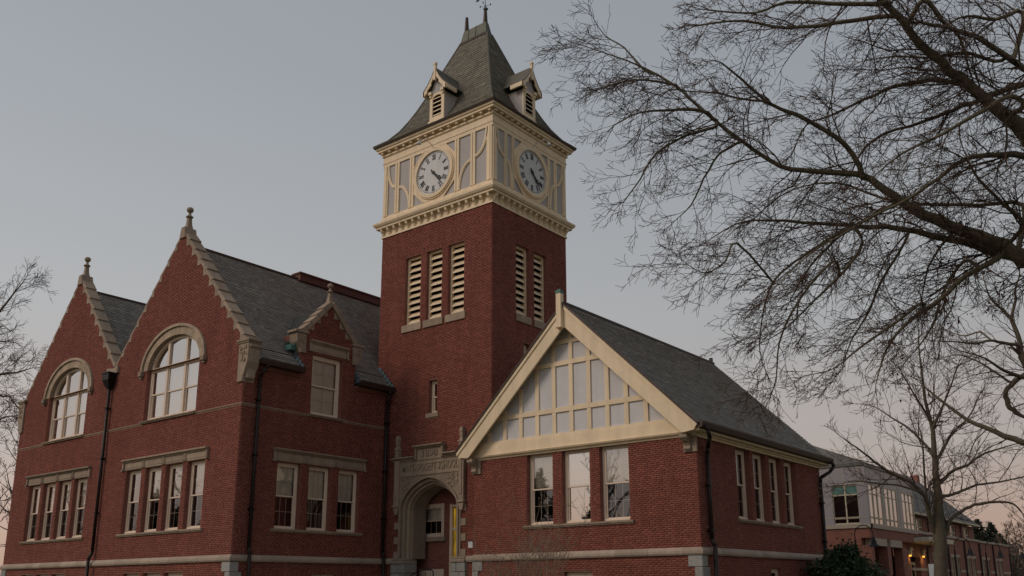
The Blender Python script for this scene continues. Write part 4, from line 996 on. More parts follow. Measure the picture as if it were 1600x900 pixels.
m = M(); m.prism([Vector((AX+eW-.05, YB, AZ-SL*(eW-.05)-.08)), Vector((AX-eW+.05, YB, AZ-SL*(eW-.05)-.08)), Vector((AX, YB, AZ-.08))], Vector((0, -.1, 0))); m.build('rear_gable', 'modern_trim', school)
gutter('gutter', 'R', 8.64, YF+.0, YB+.02, 6.27, 1)
# boxed eaves along the side
m = M(); m.box(8.361, 8.65, YF+.1, YB, 6.02, 6.12); m.box(8.361, 8.44, -.57, WY1, 5.90, 6.02); m.box(8.361, 8.52, -.57, WY1, 5.965, 6.02); m.build('eaves_box', 'cream_paint', school, bevel=.01)
m = M(); m.box(-.74, -.5, YF+.1, 0, 6.02, 6.12); m.build('eaves_box', 'cream_paint', school)
for u0, u1 in ((7.96, 8.40), (-.34, .04)):     # scrolled stone corbels carrying the eaves
    m = M(); WL.box(m, u0, u1, -.02, .06, 5.46, 5.93); k = m.build('corbel_block', 'sandstone', school, bevel=.01)
    um = (u0+u1)/2-.06; m = M(); pr = [(.06, 5.50), (.10, 5.50), (.13, 5.56), (.11, 5.64), (.16, 5.72), (.26, 5.78), (.34, 5.86), (.36, 5.99), (.06, 5.99)]
    kk = len(pr); V = [WL.P(um-.1, d, z) for d, z in pr]+[WL.P(um+.1, d, z) for d, z in pr]
    m.add(V, [(q, kk+q, kk+(q+1) % kk, (q+1) % kk) for q in range(kk)]+[tuple(range(kk)), tuple(kk+q for q in reversed(range(kk)))])
    m.ngon(WL.P(um-.12, .29, 5.90), WL.P(um+.12, .29, 5.90), .075, .075, 10); m.ngon(WL.P(um-.11, .10, 5.57), WL.P(um+.11, .10, 5.57), .05, .05, 10); m.build('corbel', 'sandstone', k)
# mirrored wing beyond the far gable: only its eave shows
m = M(); m.box(-27, -21.95, -1, 6, 0, 6.0); m.build('far_wing_wall', 'brick_reveal', school)
m = M()
m.prism([Vector((-24.6, -5.6, 9.4)), Vector((-21.9, -5.6, 6.9)), Vector((-21.9, -5.6, 6.35)), Vector((-22.2, -5.6, 6.3)), Vector((-24.6, -5.6, 8.7))], Vector((0, .1, 0)))
m.build('far_bargeboard', 'cream_paint', school)

# ================================================================== stone entrance porch
def porch_arch(r_add, n=40):
    """points along the four-centred arch enlarged by r_add, left foot to right foot"""
    pts = []
    for k in range(n+1):
        t = -1+2*k/n; v = math.copysign(abs(t)**.75, t) if False else t
        a = pi*(k/n); u = -cos(a)
        x = abs(u); z = (1-x**(1/.62))**(1/1.75) if x < 1 else 0
        pts.append((PC+(PHW+r_add)*u, 4.55+(1.08+r_add)*z))
    return pts
def arch_band(name, ra, rb, d0, d1, parent, z_foot=2.70, blocks=None):
    A, B = porch_arch(ra), porch_arch(rb); m = M()
    for i in range(len(A)-1): TL.poly(m, [A[i], A[i+1], B[i+1], B[i]], d0, d1)
    for sg in (-1, 1):
        x0, x1 = sorted((PC+sg*(PHW+ra), PC+sg*(PHW+rb))); TL.box(m, x0, x1, d0, d1, z_foot, 4.55)
    return m.build(name, 'sandstone', parent)
portal = None
m = M(); OUT = porch_arch(.0)   # ashlar field round the arch
top = 5.76
for i in range(len(OUT)-1): TL.poly(m, [OUT[i], OUT[i+1], (OUT[i+1][0], top), (OUT[i][0], top)], -.05, .06)
for sg in (-1, 1):
    a, b = sorted((PC+sg*PHW, PC+sg*(PHW+.12))); TL.box(m, a, b, -.05, .06, 2.7, top)
portal = m.build('portal', 'sandstone', school)
arch_band('arch_moulding', -.02, .05, .06, .12, portal); arch_band('arch_moulding', -.14, -.02, -.18, -.02, portal); arch_band('arch_moulding', -.24, -.12, -.32, -.16, portal)
arch_band('arch_moulding', -.30, -.22, -1.0, -.30, portal)
for sg in (-1, 1):      # pilasters, brackets and pinnacles
    x = PC+sg*1.66; m = M(); TL.box(m, x-.13, x+.13, 0, .16, 4.62, 6.36); TL.box(m, x-.06, x+.06, .16, .19, 4.9, 6.2); m.build('pilaster', 'sandstone', portal, bevel=.012)
    m = M(); TL.poly(m, [(x-.15, 4.62), (x+.15, 4.62), (x+.06, 4.32), (x-.06, 4.32)], 0, .15); TL.box(m, x-.17, x+.17, 0, .2, 4.60, 4.68); m.build('pilaster_bracket', 'sandstone', portal, bevel=.012)
    m = M(); TL.box(m, x-.09, x+.09, .0, .18, 6.46, 6.80); TL.box(m, x-.12, x+.12, 0, .21, 6.78, 6.84); m.lathe(TL.P(x, .1, 6.84), [(.12, 0), (.08, .12), (.10, .2), (.09, .28), (.12, .36), (.09, .44), (.07, .5)], sq=True); m.build('pinnacle', 'sandstone', portal)
    for i, z in enumerate((2.70, 3.24, 3.78, 4.30)):
        x0, x1 = sorted((PC+sg*(PHW+.12), PC+sg*(PHW+.36))); m = M(); TL.box(m, x0, x1, -.04, .045, z, z+.26); m.build('quoin_stone', 'sandstone', portal, bevel=.01)
    # granite plinth below
    x0, x1 = sorted((PC+sg*(PHW-.28), PC+sg*(PHW+.42)))
    m = M(); TL.box(m, x0, x1, -.6, .17, 2.50, 2.62); TL.box(m, x0+.02, x1-.02, -.6, .12, 2.62, 2.70); m.build('plinth_moulding', 'belt_limestone', portal, bevel=.02)
    z = 2.50
    for i in range(7):
        h = .34; xm = (x0+x1)/2+(.08 if i % 2 else -.08)
        for p_, q_ in ((x0, xm), (xm, x1)):
            m = M(); TL.box(m, p_+.004, q_-.004, -.6, .13, z-h+.008, z); m.build('granite_block', 'granite', portal, bevel=.025)
        z -= h
m = M(); TL.box(m, PC-1.53, PC+1.53, 0, .05, 5.76, 6.32); m.build('name_panel', 'sandstone', portal)
for z, h, d in ((5.74, .05, .09), (6.30, .05, .08)):
    m = M(); TL.box(m, PC-1.53, PC+1.53, .05, d, z, z+h); m.build('panel_border', 'sandstone', portal)
for x in (PC-1.53, PC+1.49): m = M(); TL.box(m, x, x+.04, .05, .075, 5.79, 6.30); m.build('panel_border', 'sandstone', portal)
for a, b in ((-4.92, -3.70), (-2.24, -1.0)):
    profile_run(TL, 'porch_cornice', a, b, [(-.01, 6.34), (.10, 6.34), (.14, 6.40), (.24, 6.43), (.24, 6.47), (-.01, 6.53)], 'sandstone', portal)
m = M(); TL.box(m, -3.66, -2.28, 0, .07, 6.35, 6.74); m.build('date_panel', 'sandstone', portal)
for x in (-3.70, -2.34): m = M(); TL.box(m, x, x+.10, .0, .14, 6.35, 6.74); m.build('panel_border', 'sandstone', portal)
profile_run(TL, 'porch_cornice', -3.74, -2.20, [(-.01, 6.74), (.12, 6.74), (.16, 6.79), (.24, 6.81), (.24, 6.86), (-.01, 6.90)], 'sandstone', portal)
for c_, sd_ in ((-4.12, 11), (-1.78, 12)):
    m = M(); carved(m, TL, c_-.24, c_+.24, .06, 5.28, 5.66, sd_, 34); stuff(m.build('carving', 'sandstone', portal))
    m = M(); strip(m, TL, [(c_-.3, 5.69), (c_+.3, 5.69)], .03, .06, .08); m.build('panel_border', 'sandstone', portal)
def lettering(text, u, z, size, width, d, mt, parent, pl, depth=.012, name='lettering'):
    cu = bpy.data.curves.new('text', 'FONT'); cu.body = text; cu.size = size; cu.extrude = depth; cu.align_x = 'CENTER'; cu.align_y = 'CENTER'; cu.offset = size*.012
    to = bpy.data.objects.new('text', cu); COL.objects.link(to); bpy.context.view_layer.update()
    me = bpy.data.meshes.new_from_object(to.evaluated_get(bpy.context.evaluated_depsgraph_get())); bpy.data.objects.remove(to)
    xs = [v.co.x for v in me.vertices]; sc = width/(max(xs)-min(xs))
    for v in me.vertices:
        p = pl.P(u+v.co.x*sc, d+v.co.z, z+v.co.y); v.co = p
    me.materials.clear(); me.materials.append(MATS[mt]); me.name = name; return link(name, me, parent)
lettering('MATTAPOISETT SCHOOL', PC, 6.04, .42, 2.86, .06, 'sandstone', portal, TL, .022)
lettering('1898', -2.97, 6.54, .34, .78, .08, 'sandstone', portal, TL, .022)
# inside the porch
YP = 1.2
m = M()
for a, b, c, d in ((-5.6, -4.55, 1.1, 5.8), (-3.34, -.4, 1.1, 5.8), (-4.55, -3.34, 1.1, 3.52), (-4.55, -3.34, 4.78, 5.8)): m.face((a, YP, c), (b, YP, c), (b, YP, d), (a, YP, d))
m.face((-5.6, .3, 1.1), (-5.6, YP, 1.1), (-5.6, YP, 5.8), (-5.6, .3, 5.8)); m.face((-.4, .3, 1.1), (-.4, YP, 1.1), (-.4, YP, 5.8), (-.4, .3, 5.8)); m.build('porch_wall', 'brick_reveal', school)
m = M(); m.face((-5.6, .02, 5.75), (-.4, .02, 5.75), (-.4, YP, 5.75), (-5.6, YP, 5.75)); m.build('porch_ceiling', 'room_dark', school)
m = M(); m.box(-5.6, -.4, -.05, YP, .9, 1.1)
for k in range(6): m.box(PC-1.6, PC+1.6, -.05-.32*(k+1), -.05-.32*k, 0, 1.05-.17*k)
m.build('porch_steps', 'granite', school)
PW = Plane('L', YP)
sash_window(PW, school, -4.55, -3.34, 3.52, 4.78, -.03, blind=.46, glass='glass_dull', cols=3, rows=1, fr=.13); slab(PW, 'sill', -4.64, -3.22, 3.35, 3.52, .12)
slab(PW, 'cream_panel', -4.56, -3.30, 1.1, 2.32, .06, 'window_paint')
m = M(); x0, x1 = -2.97, -1.2
for a, b in ((x0, x0+.12), (-2.62, -2.52), (-1.62, -1.5), (x1-.1, x1)): PW.box(m, a, b, 0, .10, 1.1, 4.72)
for z, a, b in ((4.60, x0, x1), (3.78, -2.52, -1.5), (3.74, x0, -2.5), (2.42, x0, -2.5)): PW.box(m, a+.1, b-.0, 0, .08, z, z+.09)
dr = m.build('entrance_door', 'window_paint', school)
m = M(); PW.box(m, x0+.15, -2.68, .01, .02, 2.5, 4.56); PW.box(m, -2.52, -2.3, .01, .02, 3.87, 4.6); m.build('lit_pane', 'yellow_light', dr)
m = M(); PW.box(m, -2.52, -1.62, .0, .06, 1.1, 3.7); m.build('door_leaf', 'window_paint', dr); m = M(); PW.box(m, x0+.12, -2.62, .0, .05, 1.1, 2.42); m.build('door_panel', 'window_paint', dr)
# sign and handrail
m = M(); TL.box(m, -.16, .16, .0, .02, -.16, .16); 
t = thing('wall_sign', 'small white square sign on brick beside the entrance arch', 'sign', tuple(TL.P(-.915, .012, 3.10))); 
m = M(); m.box(-.105, .105, -.02, 0, -.11, .11); m.build('plate', 'sign_white', t); m = M(); m.box(-.105, .105, -.025, -.004, .11, .14); m.build('top_band', 'sign_ink', t)
t = thing('handrail', 'black metal handrail on the entrance steps', 'handrail', (-3.0, -1.0, 0)); o0 = Vector(t.location)
rail = [(-3.35, -1.6, .75), (-3.35, -1.6, 1.2), (-3.05, -.7, 2.12), (-2.9, -.35, 2.26), (-2.62, -.2, 2.26), (-2.55, -.18, 2.18), (-2.55, -.18, 1.1)]
m = M(); m.tube([Vector(p)-o0 for p in rail], .022, 8); m.build('top_rail', 'black_metal', t)
for k in range(9):
    f = k/8; p = Vector((-3.30+.62*f, -1.5+1.3*f, 0)); zt_ = 1.3+.92*min(1, f*1.25); m = M(); m.ngon(p+Vector((0, 0, .5))-o0, p+Vector((0, 0, zt_-.02))-o0, .010, .010, 6); m.build('baluster', 'black_metal', t)

# ================================================================== modern school building beyond the wing
XM, YM = 5.09, 24.8
NL, NR, NB = Plane('L', YM), Plane('R', XM), Plane('R', XM-1.0)
modern = thing('modern_building', 'modern brick building with white panelled upper storey and tall windows behind the bare tree', 'building', (0, 0, 0))
def mbox(name, mt, *a, parent=None, bevel=0):
    m = M(); m.box(*a); return m.build(name, mt, parent or modern, bevel=bevel)
mbox('wall', 'modern_brick', -14, XM-1.6, YM+.25, YM+9, 0, 4.55)
# portico piers along the side
for y0, y1 in ((24.8, 25.25), (27.5, 28.1), (30.25, 31.2)):
    m = M(); NR.box(m, y0, y1, -.5, 0, 0, 3.70); m.build('brick_pier', 'modern_brick', modern)
m = M(); NL.box(m, -14, XM-.5, -.5, 0, 0, 4.60); m.build('wall', 'modern_brick', modern)
m = M(); NR.box(m, 24.8, 33.5, -.5, 0, 4.08, 4.60); m.build('brick_band', 'modern_brick', modern)
for y0, y1 in ((25.25, 27.5), (28.1, 30.25)):
    m = M(); NR.box(m, y0, y1, -.45, .02, 3.70, 4.08); m.build('stone_lintel', 'modern_stone', modern)
m = M(); NR.box(m, 25, 31.2, -1.9, -1.7, 0, 4.5); m.build('recess_wall', 'modern_brick', modern)
for y in (25.9, 28.7): m = M(); NR.box(m, y, y+.9, -1.69, -1.6, 1.0, 3.4); m.build('window', 'room_dark', modern)
m = M(); NR.box(m, 25.25, 31.2, -1.69, -1.62, 2.80, 2.96); m.build('stone_band', 'modern_stone', modern)
# stone base of the white storey and the panels
m = M(); NL.box(m, -14, XM+.08, -.3, .08, 4.60, 4.80); NR.box(m, 24.8, 33.45, -.3, .08, 4.60, 4.80); m.build('stone_course', 'modern_stone', modern)
def holed(pl, u0, u1, z0, z1, hs, name, mt):
    m = M(); us = sorted({u0, u1, *[h[0] for h in hs], *[h[1] for h in hs]})
    for a, b in zip(us[:-1], us[1:]):
        iv = clip_iv([(z0, z1)], [(h[2], h[3]) for h in hs if h[0] < (a+b)/2 < h[1]])
        for p, q in iv: pl.box(m, a, b, -.3, 0, p, q)
    return m.build(name, mt, modern)
hl = [(3.24, 4.62, 4.82, 6.92), (-.6, .8, 4.82, 6.92), (-4.5, -3.1, 4.82, 6.92)]
hr = [(25.12, 27.35, 4.82, 6.93), (27.85, 30.05, 4.82, 6.93), (31.05, 33.25, 4.82, 6.93)]
holed(NL, -14, XM-.3, 4.80, 7.9, hl, 'metal_wall', 'metal_panel'); holed(NR, 24.8, 33.4, 4.80, 7.9, hr, 'metal_wall', 'metal_panel')
m = M()
for u in (2.0, 2.55, 3.1, 3.9, 4.75): NL.box(m, u-.012, u+.012, 0, .012, 6.95, 7.88)
for z in (5.18, 6.93): NL.box(m, 1.5, XM, .0, .012, z, z+.02); NR.box(m, 24.8, 33.4, 0, .012, z, z+.02)
for u in (27.5, 30.5, 33.3): NR.box(m, u-.02, u+.02, 0, .02, 4.85, 7.88)
m.build('panel_joint', 'modern_trim', modern)
def curtain(pl, u0, u1, z0, z1, cols, zs_, glass, top=None, t=.035):
    m = M()
    for i in range(cols+1):
        u = u0+(u1-u0)*i/cols; pl.box(m, u-t, u+t, -.14, -.06, z0, z1)
    for z in [z0+t]+zs_+[z1-t]: pl.box(m, u0, u1, -.135, -.065, z-t, z+t)
    w = m.build('window', 'modern_trim', modern)
    for i in range(cols):
        a, b = u0+(u1-u0)*i/cols+t, u0+(u1-u0)*(i+1)/cols-t; Z = [z0+2*t]+zs_+[z1-2*t]
        for k in range(len(Z)-1):
            g = glass if not (top and k == len(Z)-2) else top
            m = M(); p, q = Z[k]+(t if k else 0), Z[k+1]-(t if k < len(Z)-2 else 0); e = -.10+rnd.uniform(-.004, .004)
            m.face(pl.P(a, e, p), pl.P(b, e+rnd.uniform(-.006, .006), p), pl.P(b, e+rnd.uniform(-.006, .006), q), pl.P(a, e, q)); m.build('pane', g, w)
    room(pl, w, u0, u1, z0, z1, .28, 2.5)
for h in hl: curtain(NL, *h, 2, [5.14, 6.38], 'glass_dull', 'teal_panel')
NF = Plane('R', XM+.07)
for h in hr: curtain(NF, *h, 3, [5.14, 6.42], 'glass_bright', t=.022)
# parapet, roof with ridge running away
mbox('parapet', 'modern_roof', -14, XM+.02, YM-.06, YM+.4, 7.9, 8.06)
mbox('eaves_board', 'metal_panel', XM-.3, XM+.10, YM, 33.4, 7.86, 7.98)
m = M()
xr_, zr_ = 1.2, 9.72
m.face((XM+.15, YM, 7.97), (XM+.15, 33.9, 7.97), (xr_, 33.9, zr_), (xr_, 27.8, zr_)); m.face((xr_, 27.8, zr_), (xr_, 33.9, zr_), (-2.7, 33.9, 7.97), (-2.7, YM, 7.97)); m.face((XM+.1, 33.9, 7.9), (-2.7, 33.9, 7.9), (xr_, 33.9, zr_))
m.face((XM+.15, YM, 7.97), (xr_, 27.8, zr_), (-2.7, YM, 7.97)); m.face((-14, YM, 8.0), (-2.7, YM, 8.0), (-2.7, 33.9, 8.0), (-14, 33.9, 8.0)); m.build('roof', 'modern_roof', modern)
m = M(); m.face((4.45, 33.4, 6.12), (4.45, 53.2, 6.12), (1.2, 49.6, 9.5), (1.2, 33.4, 9.5)); m.face((4.45, 53.2, 6.12), (-3, 53.2, 6.12), (1.2, 49.6, 9.5)); m.face((-3, 53.2, 6.12), (-3, 33.4, 6.12), (1.2, 33.4, 9.5), (1.2, 49.6, 9.5)); m.build('roof', 'modern_roof', modern)
mbox('chimney', 'modern_brick', .95, 1.45, 48.6, 49.3, 9, 9.85); mbox('eaves_trim', 'modern_trim', 4.2, 4.5, 33.4, 53.25, 6.0, 6.12)
# long brick side with stone-topped lower storey
NU = Plane('R', 4.02); NG = Plane('R', 4.62)
gw = [(y, y+1.05) for k in range(5) for y in (38.2+k*4.6, 39.55+k*4.6)]
uw = [(35.0, 36.3), (37.2, 39.0), (41.4, 43.3), (45.6, 47.5), (49.7, 51.4)]
holed(NU, 33.4, 53.0, 4.6, 6.0, [(a, b, 5.02, 5.86) for a, b in uw], 'wall', 'modern_brick')
holed(NG, 33.5, 62.5, 0, 4.78, [(a, b, 1.3, 3.5) for a, b in gw]+[(33.5, 35.35, 0, 3.3)], 'wall', 'modern_brick'); holed(NG, 31.2, 33.5, 0, 4.55, [(33.3, 33.5, 0, 3.3)], 'wall', 'modern_brick')
mbox('wall', 'modern_brick', -3, 4.3, 53.0, 62.5, 0, 4.75)
for a, b in uw: curtain(NU, a, b, 5.02, 5.86, 3, [5.3], 'glass')
for a, b in gw:
    curtain(NG, a, b, 1.3, 3.5, 2, [2.2], 'glass_dull'); m = M(); NG.box(m, a-.05, b+.05, -.1, .03, 3.5, 3.68); m.build('stone_lintel', 'modern_stone', modern)
edges_ = [33.5, 38.2]+[v for k in range(4) for v in (40.6+k*4.6, 42.8+k*4.6)]+[59.0, 62.5]
for a, b in zip(edges_[::2], edges_[1::2]): m = M(); NG.box(m, a, b, 0, .025, 2.5, 2.66); m.build('stone_band', 'modern_stone', modern)
for k, (a, b) in enumerate(((33.4, 37.6), (37.6, 42.2), (42.2, 46.8), (46.8, 51.4), (51.4, 56.0), (56.0, 60), (60, 62.6))): m = M(); NG.box(m, a+.02, b-.02, -.35, .09, 4.78-(.0 if k % 2 else .03), 4.93-(.0 if k % 2 else .03)); m.build('coping', 'modern_stone', modern)
for y in (36.9, 42.0, 46.6, 51.2, 55.8): m = M(); m.ngon((4.70, y, 0), (4.70, y, 4.7), .06, .06, 8); m.build('downspout', 'downspout_paint', modern)
for y in (33.6, 39.9, 44.4, 48.6): m = M(); m.ngon((4.12, y, 4.7), (4.12, y, 6.05), .05, .05, 8); m.build('downspout', 'downspout_paint', modern)
# entrance canopy, doors and lit sconces
mbox('canopy', 'modern_trim', 4.3, 6.0, 32.7, 38.4, 4.10, 4.38, bevel=.02); mbox('canopy_roof', 'modern_roof', 4.3, 5.9, 32.8, 38.3, 4.38, 4.46)
m = M(); NG.box(m, 33.2, 35.4, -.5, -.4, 0, 3.3); m.build('door_recess', 'room_dark', modern)
for k in range(2):
    y = 33.35+k*1.0; m = M()
    for a, b in ((y, y+.12), (y+.85, y+.97)): NG.box(m, a, b, -.38, -.3, .2, 3.0)
    for z in (.2, 1.3, 2.85): NG.box(m, y+.12, y+.85, -.38, -.3, z, z+.15)
    d = m.build('door', 'modern_trim', modern); m = M(); NG.box(m, y+.12, y+.85, -.35, -.34, .35, 2.85); m.build('pane', 'glass_dull', d)
for y in (32.95, 35.75):
    t = thing('wall_sconce', 'lit amber wall sconce %s the cream entrance doors' % ('left of' if y < 34 else 'right of'), 'lamp', (4.68, y, 3.4), 'amber sconces by the far entrance')
    m = M(); m.box(-.02, .14, -.12, .12, 0, .28); m.lathe((.12, 0, .28), [(.16, 0), (.10, .12), (.04, .16)], 8); m.build('lamp_housing', 'modern_trim', t)
    m = M(); m.box(.0, .10, -.06, .06, -.10, -.005); m.build('glowing_bulb', 'sconce_glow', t)
    l = bpy.data.lights.new('sconce_light', 'POINT'); l.energy = 4; l.color = (1, .6, .15); l.shadow_soft_size = .1; lo = link('sconce_light', l); lo.location = (4.86, y, 3.18)

# ================================================================== street lamps
def lamp_parts(t):
    m = M(); m.lathe((0, 0, 0), [(.11, 0), (.11, .25), (.07, .35), (.05, .5), (.042, 3.3)], 10); m.build('post', 'black_metal', t, smooth=False)
    m = M(); R_ = .38; pts = [Vector((0, 0, 3.3))]+[Vector((R_-R_*cos(a), 0, 3.55+R_*1.0*sin(a))) for a in [pi*k/10 for k in range(11)]]; m.tube(pts+[Vector((2*R_, 0, 3.42))], .022, 8); m.build('gooseneck', 'black_metal', t)
    m = M(); m.lathe((2*R_, 0, 3.02), [(.24, 0), (.22, .05), (.13, .12), (.10, .25), (.06, .36), (.04, .42)], 14); m.build('lamp_shade', 'black_metal', t)
lamp_lab = ['bell-shaped street lamp nearest the school, above the dark evergreen bush', 'bell-shaped street lamp just right of the tree trunk', 'third bell-shaped street lamp in front of the far brick wing', 'farthest bell-shaped street lamp beyond the end of the brick wing']
lamp_pos = [(7.35, 15.6, 4.16), (8.62, 27.0, 4.02), (8.95, 32.5, 4.02), (8.95, 38.9, 4.1)]
first = None
for i, (x, y, top_) in enumerate(lamp_pos):
    if first is None:
        first = thing('street_lamp', lamp_lab[0], 'street lamp', (0, 0, 0), 'bell-shaped street lamps'); lamp_parts(first); r = first
    else:
        r = first.copy(); COL.objects.link(r)
        for c in list(first.children): d = c.copy(); COL.objects.link(d); d.parent = r
        r['label'] = lamp_lab[i]
    r.location = (x, y, top_-3.93); r.rotation_euler = (0, 0, radians(30))
t = thing('banner_sign', 'white banner sign partly behind the tree trunk', 'sign', (12.37, 8.04, 0)); t.rotation_euler = (0, 0, radians(38))
m = M(); m.box(-.16, .28, -.02, .02, .9, 2.30); m.build('panel', 'sign_white', t)
for x in (-.15, .27): m = M(); m.ngon((x, 0, 0), (x, 0, .92), .02, .02, 6); m.build('post', 'black_metal', t)

